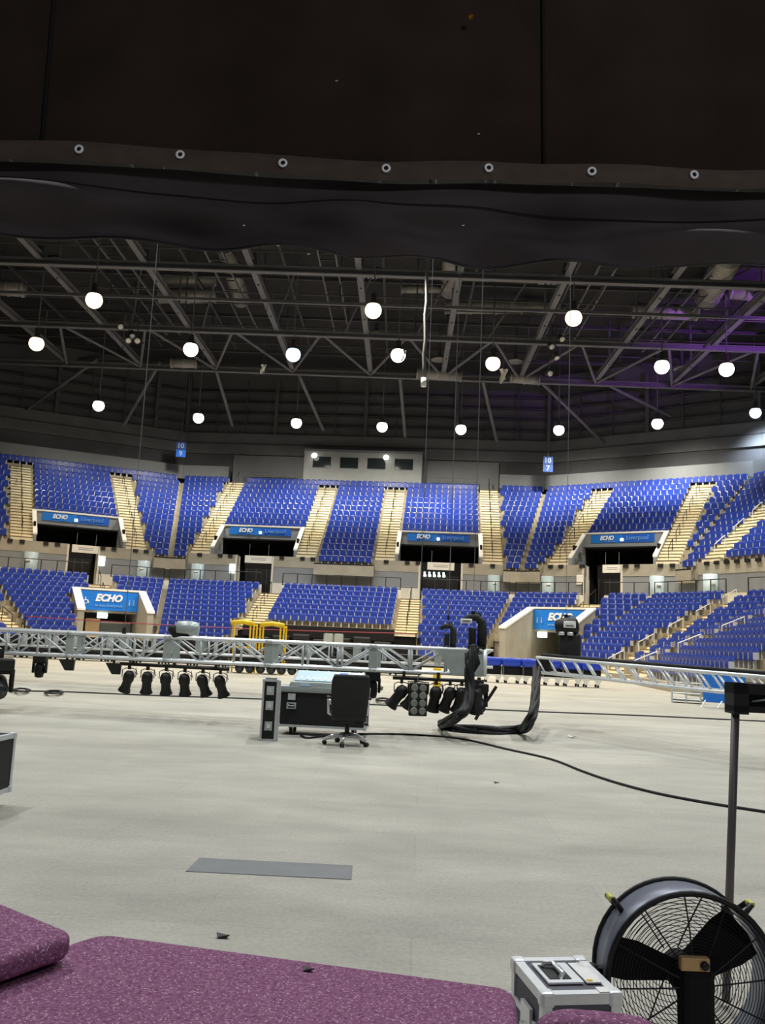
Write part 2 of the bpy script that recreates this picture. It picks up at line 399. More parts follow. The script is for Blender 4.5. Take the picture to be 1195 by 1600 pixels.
for fi, F in enumerate(FAC):
    if fi == 0: continue
    st = struct('stand_upper', label='upper tier concrete terrace of the ' + FN[fi])
    ua = [s for f, s in UA if f == fi]
    uv = [(a, b) for f, a, b in UV if f == fi]
    acut = [(s - UAW, s + UAW) for s in ua]
    for k in range(U_ROWS):
        o = k * U_T; z = U_Z + k * U_R
        vc = uv if k < UVR else []
        strips(F, vc, o, o + U_T + .02, z - U_R - .12, z, 'terrace_step', 'concrete', st)
        # seats; the top row runs on above most aisles
        full = {round(s, 2) for f, s in (UA[2], UA[5])}
        ac = [(s - UAW, s + UAW) for s in ua if not (k >= U_ROWS - 1 and round(s, 2) not in full)]
        # margin rows beside an opening belong to the aisle
        vc2 = [(a - .3, b + .3) for a, b in vc]
        fill_seats(fi, 'upper', k, o, z, ac + vc2)
    # front edge of the upper tier
    dc = [(a, b) for f, a, b in UDOOR if f == fi]
    xr = [(a, b) for f, a, b in UXR if f == fi]
    strips(F, dc + xr, -0.12, 0.35, U_Z - .80, U_Z, 'front_beam', 'beige_wall', st)
    for a, b in xr:
        xc_ = [(-999, a), (b, 999)]
        strips(F, xc_, -U_T, .02, U_Z - 2 * U_R - .1, U_Z - U_R, 'terrace_step', 'concrete', st)
        strips(F, xc_, -U_T - .12, -U_T + .3, U_Z - U_R - .80, U_Z - U_R, 'front_beam', 'beige_wall', st)
        strips(F, xc_, -U_T - .1, -U_T - .04, U_Z - U_R, U_Z - U_R + .1, 'kick_rail', 'black_metal', st)
        fill_seats(fi, 'upper', -1, -U_T, U_Z - U_R, xc_)
    br = MB(); br.box((0, 0, 0), (.34, .22, .22)); bme = br.mesh('bracket', 'black_metal')
    t = .7
    while t < F.L - .5:
        if not any(a - .1 < t < b + .1 for a, b in dc + xr) and not any(abs(t - e_) < .45 for v_ in uv for e_ in v_):
            inst('bracket', bme, st, F.P(t, -.14, U_Z - .1), F.ang)
        t += .78
    # lower tier
    sl = struct('stand_lower', label='lower tier concrete terrace of the ' + FN[fi])
    la = [s for f, s in LA if f == fi]
    lp = [(a, b) for f, a, b in LP if f == fi]
    for k in range(-EXTRA, L_ROWS):
        o, z = lrow(k)
        ac = [(s - LAW, s + LAW) for s in la if not (lp and k < LPR)]
        pc = [(a - .35, b + .35) for a, b in lp] if k < LPR else []
        xc = []
        if k < 0 and fi == 3:   # centre of the middle stand: loose front rows have been taken away
            xc = [(LA[1][1] - LAW - .1, LA[2][1] + LAW)]
        if k < 0 and fi in (2, 4):  # none between a portal and the corner gap
            a, b = F.rng(o + .4)
            if fi == 2: xc = [(lp[0][1], b - .0)]
            else: xc = [(a, lp[0][0])]
        tc_ = [(s_ - LAW, s_ + LAW) for s_ in la] if k >= (LPR if lp else (0 if fi == 3 else -EXTRA)) else []
        strips(F, pc + xc + tc_, o, o + L_T + .02, z - L_R - .1, z, 'terrace_step', 'concrete', sl)
        fill_seats(fi, 'lower', k, o, z, ac + pc + xc)
    # dark/concrete wall under the front of the fixed rows
    o0, z0 = lrow(0)
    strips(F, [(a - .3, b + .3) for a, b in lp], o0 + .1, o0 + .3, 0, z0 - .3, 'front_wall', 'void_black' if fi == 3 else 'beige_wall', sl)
    # walkway behind the lower rows with parapet
    strips(F, [], L_BACK, 6.0, L_TOPZ - .3, L_TOPZ + .02, 'walkway_deck', 'concrete', sl)
    strips(F, [(s - LAW, s + LAW) for s in la], L_BACK + .02, L_BACK + .14, L_TOPZ, L_TOPZ + .62, 'parapet', 'white_wall', sl)
    # concourse wall under the upper tier
    strips(F, dc, -0.06, 0.2, L_TOPZ, L_TOPZ + 1.0, 'concourse_wall', 'white_wall', sl)
    strips(F, dc, -0.09, 0.2, L_TOPZ + 1.0, U_Z - .78, 'concourse_wall', 'grey_wall', sl)
    # rear wall of the hall
    top_o = U_ROWS * U_T
    wn = 'wall_' + ['far_left', 'side_left', 'corner_left', 'back', 'corner_right', 'side_right', 'near_right'][fi]
    w = struct(wn)
    zt = U_Z + U_R * (U_ROWS - 1)
    strips(F, [], top_o + 1.7, top_o + 2.0, zt - 1, 17.3, 'lower_wall', 'dark_wall_2', w)
    strips(F, [], top_o + 1.4, top_o + 2.0, 17.3, 19.2, 'upper_wall', 'dark_wall', w)
    strips(F, [], top_o + 1.7, top_o + 2.0, 19.2, 25.2, 'upper_wall', 'dark_wall_2', w)
    for zz in (18.2, 20.0, 21.0, 22.0, 23.0):
        strips(F, [], top_o + 1.33, top_o + 1.72, zz, zz + .1, 'cladding_rail', 'roof_steel_dark', w)
    strips(F, [], top_o, top_o + 1.8, zt - .6, zt, 'rear_gangway', 'concrete', w)
    # light grey band above the last row (not behind the middle, where the wall is set back)
    bc = [(UA[2][1] - .9, UA[5][1] + .9)] if fi == 3 else []
    strips(F, bc, top_o + .05, top_o + .3, zt + .55, zt + 1.75, 'rear_band', 'grey_band', w)
    if fi == 3:
        strip(F, UA[2][1] - .9, UA[5][1] + .9, top_o + 1.45, top_o + 1.72, zt, 17.2, 'recess_wall', 'grey_band', w)

# stair flights in the aisles
def stairs(F, s, o0, o1, z0, z1, nstep, width, label, m='stair'):
    st = struct('aisle_stairs', F.P(s, o0, z0), label); st.rotation_euler = (0, 0, F.ang)
    t = (o1 - o0) / nstep; r = (z1 - z0) / nstep
    q = MB(); q.box((0, t / 2, -.02), (width, t + .03, r + .06)); nf = len(q.f); q.box((0, .0, r / 2 - .025), (width, .06, .07))
    me = q.mesh('stair_step', m); me.materials.append(MATS['stair_nosing'])
    for pl in me.polygons:
        if pl.index >= nf: pl.material_index = 1
    for i in range(nstep):
        inst('stair_step', me, st, (0, i * t, (i + .5) * r + .0))
    # handrail posts down the middle
    h = MB()
    for i in range(1, nstep - 1, 5):
        h.tube((0, i * t, i * r), (0, i * t, i * r + .9), .022, 6); h.tube((0, (i + 2.6) * t, (i + 2.6) * r), (0, (i + 2.6) * t, (i + 2.6) * r + .9), .022, 6)
        h.path([(0, i * t, i * r + .9), (0, (i + 2.6) * t, (i + 2.6) * r + .9)], .025, 6)
    h.build('handrail', 'alu' if F in FAC[5:] else 'black_metal', st)
    return st
for k, (fi, s) in enumerate(UA):
    top = U_ROWS if k in (2, 5) else U_ROWS - 1
    stairs(FAC[fi], s, 0.0, top * U_T, U_Z - .0, U_Z + U_R * (top - .0) - .25, top * 2, UAW * 2, f'pale concrete aisle stairs of the upper tier, flight {k + 1}')
for k, (fi, s) in enumerate(LA):
    lpx = [x for x in LP if x[0] == fi]
    k0 = LPR if lpx else (0 if fi == 3 else -EXTRA)
    o, z = lrow(k0)
    stairs(FAC[fi], s, o, L_BACK + .2, z - L_R, L_TOPZ + .02, (L_ROWS - k0) * 2, LAW * 2, f'pale concrete aisle stairs of the lower tier, flight {k + 1}')

# thin rail posts along the walkway (one balustrade per facet)
for fi in range(1, NF):
    F = FAC[fi]; a, b = F.rng(L_BACK + .08)
    la = [s for f, s in LA if f == fi]
    for s0, s1 in cut((a + .2, b - .2), [(s - LAW - .05, s + LAW + .05) for s in la]):
        if s1 - s0 < 1: continue
        base = F.P(s0, L_BACK + .08, L_TOPZ + .62)
        q0 = proj(base); q1 = proj(F.P(s1, L_BACK + .08, L_TOPZ + .6))
        if not q0 or not q1 or q1[0] < -60 or q0[0] > 1260: continue
        th = struct('balustrade', base); th['label'] = 'thin black balustrade on the walkway of the ' + FN[fi]
        th.rotation_euler = (0, 0, F.ang)
        L = s1 - s0; n = max(2, int(L / .95)); pm = MB(); pm.tube((0, 0, 0), (0, 0, .85), .034, 6); pme = pm.mesh('post', 'black_metal')
        for i in range(n + 1): inst('post', pme, th, (L * i / n, 0, 0))
        for zz in (.85, .06):
            g = MB(); g.tube((0, 0, zz), (L, 0, zz), .03, 6); g.build('rail', 'black_metal', th)

# pale round columns on the walkway
def column(fi, px, py, nm):
    F = FAC[fi]; s = F.s_at(px, py, -.3); p = F.P(s, -.3, L_TOPZ)
    c = thing('column', nm, 'column', p, 0, 'pale blue columns under the upper tier')
    q = MB(); q.lathe([(.46, 0), (.46, U_Z - .82 - L_TOPZ)], 20); q.build('shaft', 'column_blue', c, True)
    q = MB(); q.lathe([(.5, 0), (.5, .12)], 20); q.build('base_ring', 'grey_wall', c, True)
    q = MB(); q.box((0, -.5, 1.55), (.3, .08, .12)); q.build('wall_light', 'print_white', c)  # white box stands in for the highlight on the shaft, not a fitting
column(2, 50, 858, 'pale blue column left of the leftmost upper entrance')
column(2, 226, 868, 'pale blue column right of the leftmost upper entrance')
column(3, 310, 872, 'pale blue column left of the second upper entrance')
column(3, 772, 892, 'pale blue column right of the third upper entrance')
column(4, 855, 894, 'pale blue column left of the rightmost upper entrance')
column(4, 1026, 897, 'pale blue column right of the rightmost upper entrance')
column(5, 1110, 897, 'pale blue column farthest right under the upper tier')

# upper entrance openings: fascia with banner, cheeks, dark interior, doors
def put_text(txt, size, m, F, s, o, z, parent, shear=0, bold=0, width=None, name='lettering'):
    me = text_mesh(txt, size, m, shear, bold, .02, width)
    o_ = bpy.data.objects.new(name, me); COL.objects.link(o_); o_.parent = parent
    o_.location = F.P(s, o, z) - parent.location
    o_.rotation_euler = Euler((R(90), 0, F.ang)); return o_
VNAME = ['leftmost', 'second from left', 'third from left', 'rightmost', 'far right']
for i, (fi, a, b) in enumerate(UV):
    F = FAC[fi]; o = UVR * U_T; ztop = U_Z + U_R * UVR + .38
    e = struct('vomitory_upper', label=f'upper tier entrance opening, {VNAME[i]}')
    strip(F, a, b, o - .1, o + .12, ztop - 1.0, ztop, 'fascia', 'grey_wall', e)
    strip(F, a - .1, b + .1, o - .16, o + .16, ztop, ztop + .12, 'coping', 'white_trim', e)
    for s, sg in ((a, -1), (b, 1)):   # sloping cheeks
        s0, s1 = (s - .22, s) if sg < 0 else (s, s + .22)
        q = MB(); q.hexa([F.P(s0, o, U_Z - 1), F.P(s1, o, U_Z - 1), F.P(s1, .1, U_Z - 1), F.P(s0, .1, U_Z - 1)],
                         [F.P(s0, o, ztop), F.P(s1, o, ztop), F.P(s1, .1, U_Z + .5), F.P(s0, .1, U_Z + .5)])
        q.build('cheek_wall', 'grey_wall', e)
        q = MB(); q.hexa([F.P(s0 - .04, o, ztop), F.P(s1 + .04, o, ztop), F.P(s1 + .04, .1, U_Z + .5), F.P(s0 - .04, .1, U_Z + .5)],
                         [F.P(s0 - .04, o, ztop + .12), F.P(s1 + .04, o, ztop + .12), F.P(s1 + .04, .1, U_Z + .62), F.P(s0 - .04, .1, U_Z + .62)])
        q.build('cheek_coping', 'white_trim', e)
    # lobby: dark rear wall, ceiling and side walls
    da, db = [(x, y) for f, x, y in UDOOR if f == fi and a - 2 < x < b + 2][0]
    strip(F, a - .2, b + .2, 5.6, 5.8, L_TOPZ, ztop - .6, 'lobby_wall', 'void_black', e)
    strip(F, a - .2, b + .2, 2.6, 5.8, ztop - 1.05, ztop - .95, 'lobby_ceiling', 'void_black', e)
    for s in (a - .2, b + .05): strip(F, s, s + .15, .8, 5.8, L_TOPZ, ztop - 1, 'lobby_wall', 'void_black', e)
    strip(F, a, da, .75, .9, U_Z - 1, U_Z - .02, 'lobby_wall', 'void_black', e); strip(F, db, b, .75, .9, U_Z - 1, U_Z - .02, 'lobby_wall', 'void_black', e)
    for s in (da - .14, db):
        strip(F, s, s + .14, -.16, .9, L_TOPZ, U_Z - .05, 'jamb', 'white_wall', e)
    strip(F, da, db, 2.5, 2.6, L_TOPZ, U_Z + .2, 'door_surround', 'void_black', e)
    if fi == 5: continue
    # door leaves
    w = (db - da)
    for j in range(3):
        d0 = da + .12 + j * (w - .2) / 3
        strip(F, d0 + .04, d0 + (w - .2) / 3 - .04, 2.42, 2.48, L_TOPZ + .02, L_TOPZ + 2.15, 'door_leaf', 'black_metal', e)
        strip(F, d0 - .02, d0 + .04, 2.38, 2.5, L_TOPZ + .02, L_TOPZ + 2.15, 'door_post', 'roof_steel_dark', e)
    # banner on the fascia
    bw = (b - a); c = (a + b) / 2 - bw * .02; h0, h1 = ztop - .66, ztop - .06
    bn = thing('banner', f'blue printed banner on the {VNAME[i]} upper entrance, white lettering', 'banner', F.P(c, o - .12, h0), 0, 'blue banners on the upper entrances')
    hw = bw * .40
    strip(F, c - hw, c - .02, o - .14, o - .11, h0, h1, 'banner_panel', 'banner_blue', bn).location = -bn.location
    strip(F, c - .02, c + hw, o - .14, o - .11, h0, h1, 'banner_panel', 'banner_deep', bn).location = -bn.location
    put_text('ECHO', .42, 'print_white', F, c - hw * .48, o - .16, h0 + .36, bn, .25, .02, hw * .44)
    put_text('arena', .16, 'banner_pale', F, c - hw * .34, o - .16, h0 + .09, bn, 0, 0, hw * .22)
    put_text('Liverpool', .44, 'banner_pale', F, c + hw * .48, o - .16, h0 + .30, bn, 0, -.002, hw * .66)
    lt = thing('bulkhead_light', f'small lit white bulkhead light in the middle of the {VNAME[i]} upper entrance banner', 'lamp', F.P(c, o - .2, h0 + .1), F.ang, 'bulkhead lights on the upper banners')
    q = MB(); q.rbox((0, 0, .1), (.22, .1, .2), .03); q.build('diffuser', 'exit_glow', lt)
    q = MB(); q.box((0, .05, .1), (.26, .04, .24)); q.build('back_plate', 'grey_wall', lt)
    # hanging white notice
    sx = {0: (da + .2, da + 2.1), 1: (da + .55, db + .0), 2: (da + .5, db - .5), 3: (db - 1.3, db + .05)}[i]
    hs = thing('hanging_sign', f'white hanging notice board over the doors of the {VNAME[i]} upper entrance', 'sign', F.P((sx[0] + sx[1]) / 2, -.02, U_Z - .5), F.ang, 'white notice boards over the upper doors')
    wv = sx[1] - sx[0]
    q = MB(); q.box((0, 0, .22), (wv, .06, .55)); q.build('panel', 'white_trim', hs)
    for zz in (.3, .18):
        q = MB(); q.box((0, -.035, zz), (wv * .55, .012, .035)); q.build('print_line', 'grey_wall', hs)
    for xx in (-.35, .35):
        q = MB(); q.tube((wv * xx, 0, .5), (wv * xx, 0, 1.35), .015, 6); q.build('suspension_rod', 'grey_wall', hs)
    if i == 2:
        for j in range(5):
            fx = da + .25 + j * .36
            ex = thing('door_light', f'small bright lamp in the third upper entrance, {["first", "second", "third", "fourth", "fifth"][j]} of five', 'lamp', F.P(fx, 2.2, U_Z - .75), F.ang, 'lamps in a row over the doors')
            q = MB(); q.rbox((0, 0, .12), (.14, .08, .16), .03); q.build('upper_lens', 'exit_glow', ex)
            q = MB(); q.rbox((.03, 0, -.08), (.2, .08, .18), .03); q.build('lower_lens', 'exit_glow', ex)
    else:
        px_, py_ = ((171, 864), None, (0, 0), (930, 880))[i] or (367, 878)
        eb = thing('exit_box', f'white lit box on the wall beside the {VNAME[i]} upper entrance doors', 'sign', F.P(da - .32 if i else db + .3, .1, L_TOPZ + 1.6), F.ang, 'lit boxes beside the upper doors')
        q = MB(); q.rbox((0, -.2, .3), (.45, .16, .7), .04); q.build('light_box', 'exit_glow' if i != 3 else 'white_trim', eb)
        q = MB(); q.box((0, -.1, .3), (.5, .06, .75)); q.build('back_plate', 'grey_wall', eb)

# floor level portals cut through the lower tier
PN = ['left', 'right']
for i, (fi, a, b) in enumerate(LP):
    F = FAC[fi]; o, z = lrow(LPR); ztop = z + .62
    of, zf = lrow(-1 if i == 0 else -2)
    e = struct('portal_lower', label=f'concrete floor level entrance portal on the {PN[i]}')
    strip(F, a, b, o - .05, o + .2, 2.45, ztop, 'fascia', 'beige_wall', e)
    strip(F, a - .35, b + .35, o - .12, o + .28, ztop, ztop + .12, 'coping', 'white_trim', e)
    for s0, s1 in ((a - .4, a), (b, b + .4)):
        ze = 2.45
        q = MB(); q.hexa([F.P(s0, o, 0), F.P(s1, o, 0), F.P(s1, of, 0), F.P(s0, of, 0)], [F.P(s0, o, ztop), F.P(s1, o, ztop), F.P(s1, of, ze), F.P(s0, of, ze)])
        q.build('side_wall', 'beige_wall', e)
        q = MB(); q.hexa([F.P(s0 - .04, o, ztop), F.P(s1 + .04, o, ztop), F.P(s1 + .04, of - .05, ze), F.P(s0 - .04, of - .05, ze)],
                         [F.P(s0 - .04, o, ztop + .12), F.P(s1 + .04, o, ztop + .12), F.P(s1 + .04, of - .05, ze + .12), F.P(s0 - .04, of - .05, ze + .12)])
        q.build('side_coping', 'white_trim', e)
    strip(F, a, b, o - .02, o + 4, 2.4, 2.55, 'soffit', 'beige_wall', e)
    for s0 in (a - .2, b): strip(F, s0, s0 + .2, o, o + 4, 0, 2.45, 'passage_wall', 'beige_wall', e)
    strip(F, a, b, o + 4, o + 4.2, 0, 2.5, 'end_wall', 'dark_wall', e)
    if i == 0:
        strip(F, a + .7, a + 1.6, o + .9, o + .96, 0, 2.0, 'door_leaf', 'tan_wood', e)
        strip(F, a + 1.7, b - .1, o + 1.4, o + 1.46, 0, 1.75, 'gate_leaf', 'grey_wall', e)
        strip(F, a + 1.7, b - .1, o + 1.36, o + 1.5, 1.75, 1.84, 'gate_rail', 'white_trim', e)
    c = (a + b) / 2; hw = (b - a) / 2 - .04; h0, h1 = 2.55, ztop - .06
    bn = thing('banner', f'blue arena banner over the {PN[i]} floor level portal, white lettering and symbols', 'banner', F.P(c, o - .08, h0))
    strip(F, c - hw, c + hw, o - .1, o - .06, h0, h1, 'banner_panel', 'banner_blue', bn).location = -bn.location
    H = h1 - h0
    put_text('ECHO', .62, 'print_white', F, c, o - .12, h0 + H * .66, bn, .25, .03, hw * .92)
    put_text('arena liverpool', .22, 'banner_pale', F, c, o - .12, h0 + H * .24, bn, 0, .004, hw * .92)
    for sx in (-1, 1):   # simple pictograms: a seated wheelchair figure and a standing pair
        cx = c + sx * hw * .78; zz = h0 + H * .42
        if (sx < 0) == (i == 0):
            q = MB(); M = Matrix.Translation(F.P(cx, o - .12, zz)) @ Matrix.Rotation(F.ang, 4, 'Z') @ Matrix.Rotation(R(90), 4, 'X')
            q.torus(.12, .025, M, 14, 5); q.path([M @ Vector((-.03, .3, 0)), M @ Vector((-.02, .1, 0)), M @ Vector((.14, .08, 0)), M @ Vector((.2, -.1, 0))], .03, 5)
            q.build('wheelchair_symbol', 'print_white', bn, world=True)
        else:
            for dx in (-.14, .14):
                q = MB(); M = Matrix.Translation(F.P(cx + dx, o - .12, zz)) @ Matrix.Rotation(F.ang, 4, 'Z')
                q.box(M @ Vector((0, 0, 0)), (.1, .02, .26), Matrix.Rotation(F.ang, 3, 'Z')); q.box(M @ Vector((0, 0, .2)), (.08, .02, .08), Matrix.Rotation(F.ang, 3, 'Z'))
                q.build('figure_symbol', 'banner_pale', bn, world=True)
    ex = thing('exit_sign', f'glowing white exit sign hanging in the {PN[i]} floor level portal', 'sign', F.P(c - .35 if i == 0 else c - 1.15, o - .2, 2.02), F.ang)
    q = MB(); q.rbox((0, 0, .2), (.66, .12, .36), .05); q.build('light_box', 'exit_glow', ex)
    for xx in (-.2, .2):
        q = MB(); q.tube((xx, 0, .36), (xx, 0, .55), .012, 6); q.build('suspension_rod', 'grey_wall', ex)

# control booth above the middle of the stand
F = FAC[3]; to = U_ROWS * U_T
bs0, bs1 = F.s_at(475, 720, to + .1), F.s_at(659, 730, to + .1)
zb0, zb1 = 14.85, 17.6
bt = struct('control_booth', F.P((bs0 + bs1) / 2, to + .1, zb0), 'white control booth with four dark windows above the centre stand')
bt.rotation_euler = (0, 0, F.ang); W = bs1 - bs0; Hh = zb1 - zb0
wl = .075 * W; ww = .155 * W; gp = (W - 2 * wl - 4 * ww) / 3
wz0, wz1 = Hh * .44, Hh * .79
def bpart(x0, x1, z0, z1, y0, y1, name, m):
    q = MB(); q.box(((x0 + x1) / 2, (y0 + y1) / 2, (z0 + z1) / 2), (x1 - x0, y1 - y0, z1 - z0)); return q.build(name, m, bt)
bpart(-W / 2, W / 2, 0, wz0, 0, .2, 'front_panel', 'booth_wall'); bpart(-W / 2, W / 2, wz1, Hh, 0, .2, 'front_panel', 'booth_wall')
bpart(-W / 2 - .05, W / 2 + .05, Hh - .12, Hh + .06, -.12, 2.0, 'roof_edge', 'grey_band')
x = -W / 2
edges = []
for j in range(4):
    w0 = -W / 2 + wl + j * (ww + gp); edges.append((w0, w0 + ww))
for j in range(5):
    x0 = -W / 2 if j == 0 else edges[j - 1][1]; x1 = W / 2 if j == 4 else edges[j][0]
    bpart(x0, x1, wz0, wz1, 0, .2, 'pier', 'booth_wall')
for j, (x0, x1) in enumerate(edges):
    bpart(x0, x1, wz0, wz1, .12, .16, 'window_pane', 'glass_dark')
    bpart(x0, x1, wz0 - .05, wz0, -.06, .2, 'window_sill', 'grey_band')
bpart(-W / 2, W / 2, 0, Hh, 1.5, 1.6, 'rear_panel', 'dark_wall'); bpart(-W / 2, -W / 2 + .1, 0, Hh, .2, 1.9, 'side_panel', 'booth_wall'); bpart(W / 2 - .1, W / 2, 0, Hh, .2, 1.9, 'side_panel', 'booth_wall')
bpart(-W / 2, W / 2, 0, .1, .2, 1.6, 'floor_panel', 'dark_wall')
for px, py, nm in ((491, 711, 'left'), (603, 716, 'right')):
    p = F.P(F.s_at(px, py, to - .3), to - .3, at(px, py, 74).z)
    l = thing('booth_lamp', f'small oval lit lamp on the front of the control booth, {nm} one of two', 'lamp', p, F.ang)
    q = MB(); q.lathe([(.0, -.06), (.2, -.04), (.26, 0), (.2, .04), (0, .06)], 16, Matrix.Rotation(R(70), 4, 'X')); q.build('bulb', 'glow_neutral', l, True)
    q = MB(); q.tube((0, 0, 0), (0, .45, .1), .03, 6); q.build('arm', 'roof_steel', l)
# guard rails in the recesses beside the booth
for s0, s1, nm in ((UA[2][1] + 1.0, bs0 - .6, 'left'), (bs1 + .5, UA[5][1] - 1.0, 'right')):
    g = struct('guard_rail', F.P(s0, to + .2, zt_ := U_Z + U_R * (U_ROWS - 1)), f'grey guard rail {nm} of the control booth'); g.rotation_euler = (0, 0, F.ang)
    for zz in (.55, .8, 1.05, 1.3):
        q = MB(); q.tube((0, 0, zz), (s1 - s0, 0, zz), .03, 6); q.build('rail', 'roof_steel', g)
    for j in range(5):
        q = MB(); q.tube(((s1 - s0) * j / 4, 0, 0), ((s1 - s0) * j / 4, 0, 1.3), .03, 6); q.build('post', 'roof_steel', g)
# block number signs at the corners
for px, py, D, t1, t2, nm in ((283, 702, 71.5, '10', '9', 'left'), (856, 725, 69.5, '10', '7', 'right')):
    p = at(px, py, D)
    sg = thing('block_sign', f'blue hanging block number sign over the {nm} corner of the stands', 'sign', p - Vector((0, 0, .65)))
    q = MB(); q.box((0, 0, .95), (.8, .06, .62)); q.build('upper_panel', 'sign_blue', sg)
    q = MB(); q.box((0, 0, .3), (.8, .06, .62)); q.build('lower_panel', 'banner_deep' if nm == 'left' else 'sign_blue', sg)
    for tx, zz in ((t1, .95), (t2, .3)):
        me = text_mesh(tx, .58, 'sign_text', 0, .01, .02); o_ = inst('lettering', me, sg, (0, -.06, zz), rot=(R(90), 0, 0))
    q = MB(); q.tube((0, 0, 1.2), (0, 0, 25.1 - p.z + .65), .02, 6); q.build('suspension_rod', 'roof_steel', sg)

# ---------------------------------------------------------------- roof
roof = struct('ceiling'); q = MB(); q.box((0, 45, 25.3), (110, 80, .3)); q.build('deck', 'roof_deck', roof)
RA = R(1.5); rot = Matrix.Rotation(-RA, 3, 'Z')
def rp(x, y, z): v = rot @ Vector((x, y, 0)); return Vector((v.x, v.y, z))
def beam(a, b, w, h, name='roof_beam', m='roof_steel', parent=None):
    a = Vector(a); b = Vector(b); d = b - a; L = d.length; qn = d.to_track_quat('Y', 'Z').to_matrix()
    q = MB()
    for zz in (-h / 2 + .04, h / 2 - .04): q.box((a + b) / 2 + qn @ Vector((0, 0, zz)), (w, L, .08), qn)
    q.box((a + b) / 2, (.07, L, h - .1), qn)
    return q.build(name, m, parent or roof)
ZB = 21.6
for D, w in ((45.8, .36), (50.5, .16), (56.0, .34), (64.8, .36)):
    beam(rp(-40, D, ZB), rp(40, D, ZB), w, w * 1.1, 'cross_beam')
for D in (53, 60, 68, 72):
    beam(rp(-40, D, ZB + 2.6), rp(40, D, ZB + 2.6), .16, .2, 'purlin', 'roof_steel_dark')
XB = [-26.8, -21, -15.1, -9.1, -3.1, 2.5, 8.4, 14.2, 20.0, 26.0]
for X in XB:
    beam(rp(X, 38, ZB + .3), rp(X, 64.8, ZB + .3), .34, .42, 'rafter')
    q = MB(); q.box(rp(X, 45.8, ZB + .6), (.5, .5, .5)); q.build('node_block', 'roof_steel_dark', roof)
    beam(rp(X + 1.2, 38, ZB + 2.2), rp(X + 1.2, 66, ZB + 2.2), .14, .2, 'purlin', 'roof_steel_dark')
    for D in (48.2, 53.2, 60.4):   # hangers between rafter and deck
        q = MB(); q.tube(rp(X, D, ZB), rp(X, D, ZB + 3.4), .07, 6); q.build('hanger', 'roof_steel', roof)
# zig-zag bracing between the two rear cross beams
for i in range(len(XB) - 1):
    xm = (XB[i] + XB[i + 1]) / 2
    for xa in (XB[i], XB[i + 1]):
        q = MB(); q.tube(rp(xa, 64.8, ZB), rp(xm, 56, ZB + .05), .1, 6); q.build('brace', 'roof_steel', roof)
# raking struts from the rear cross beam down to the walls
for (ax, ay), (bx, by) in (((152, 562), (30, 648)), ((250, 566), (193, 665)), ((335, 570), (363, 665)), ((462, 575), (505, 672)), ((624, 582), (633, 682)),
                           ((752, 586), (776, 690)), ((838, 590), (945, 694)), ((935, 594), (1130, 692))):
    q = MB(); q.tube(at(ax, ay, 65), at(bx, by, 71.5), .13, 8); q.build('raking_strut', 'roof_steel', roof)
# ducts
def duct(px0, py0, px1, py1, D0, D1, r, label, m='duct'):
    a = at(px0, py0, D0); b = at(px1, py1, D1)
    d = thing('air_duct', label, 'duct', a)
    q = MB(); q.tube(a, b, r, 18); q.build('duct_tube', m, d, True, world=True)
    dv = (b - a).normalized(); n = max(2, int((b - a).length / 1.4))
    me = None
    for i in range(n + 1):
        c = a + (b - a) * i / n
        q = MB(); q.tube(c - dv * .05, c + dv * .05, r + .04, 18); q.build('joint_ring', m, d, True, world=True)
duct(252, 437, 336, 437, 55, 55, .42, 'upper of two short grey ventilation ducts in the roof on the left')
duct(250, 462, 336, 462, 55, 55, .5, 'lower of two short grey ventilation ducts in the roof on the left')
duct(352, 388, 378, 470, 52, 56, .55, 'thick grey duct running back beside the left ceiling ducts')
duct(628, 452, 692, 452, 55, 55, .26, 'slim grey duct left of the vertical duct in the roof centre')
duct(708, 400, 702, 452, 49, 55, .6, 'thick grey duct running back at the roof centre')
duct(696, 480, 815, 480, 56, 56, .45, 'grey duct crossing behind the roof centre')
duct(990, 485, 1088, 489, 54, 54, .5, 'grey duct with pale end in the roof on the right')
duct(815, 478, 880, 484, 57, 57, .36, 'grey duct behind the right of the roof centre')
duct(1140, 400, 1105, 465, 46, 53, .75, 'widest grey duct running back in the roof on the right')
duct(1140, 455, 1230, 462, 52, 52, .5, 'grey duct at the far right edge of the roof')
duct(-10, 448, 36, 452, 53, 53, .5, 'grey duct at the far left edge of the roof')
duct(652, 582, 720, 588, 64, 64, .42, 'pale duct along the rear beam left of the bright warm lamp')
duct(798, 590, 842, 594, 64, 64, .38, 'pale duct along the rear beam right of the bright warm lamp')
duct(268, 567, 306, 568, 63.5, 63.5, .36, 'pale duct along the rear beam on the left')
# secondary steel: light lattice, catwalk frames and posts in front of the rear wall
for D in (47.4, 49.2, 52.2, 54.6, 58.2, 61.2, 62.8):
    q = MB(); q.tube(rp(-40, D, ZB + 1.1 + .5 * (D % 2)), rp(40, D, ZB + 1.1 + .5 * (D % 2)), .05, 5); q.build('tie_rod', 'roof_steel_dark', roof)
for X0, D0, D1 in ((-5.6, 42, 60), (-18.3, 44, 62), (10.6, 42, 60), (17.0, 44, 62), (-12.2, 44, 60)):
    for dx in (0, 1.0):
        q = MB(); q.box((rp(X0 + dx, (D0 + D1) / 2, ZB + 1.7)), (.09, D1 - D0, .14), rot); q.build('catwalk_rail', 'roof_steel', roof)
    for k in range(int((D1 - D0) / 1.5)):
        q = MB(); q.box(rp(X0 + .5, D0 + k * 1.5, ZB + 1.66), (1.0, .07, .07), rot); q.build('catwalk_rung', 'roof_steel_dark', roof)
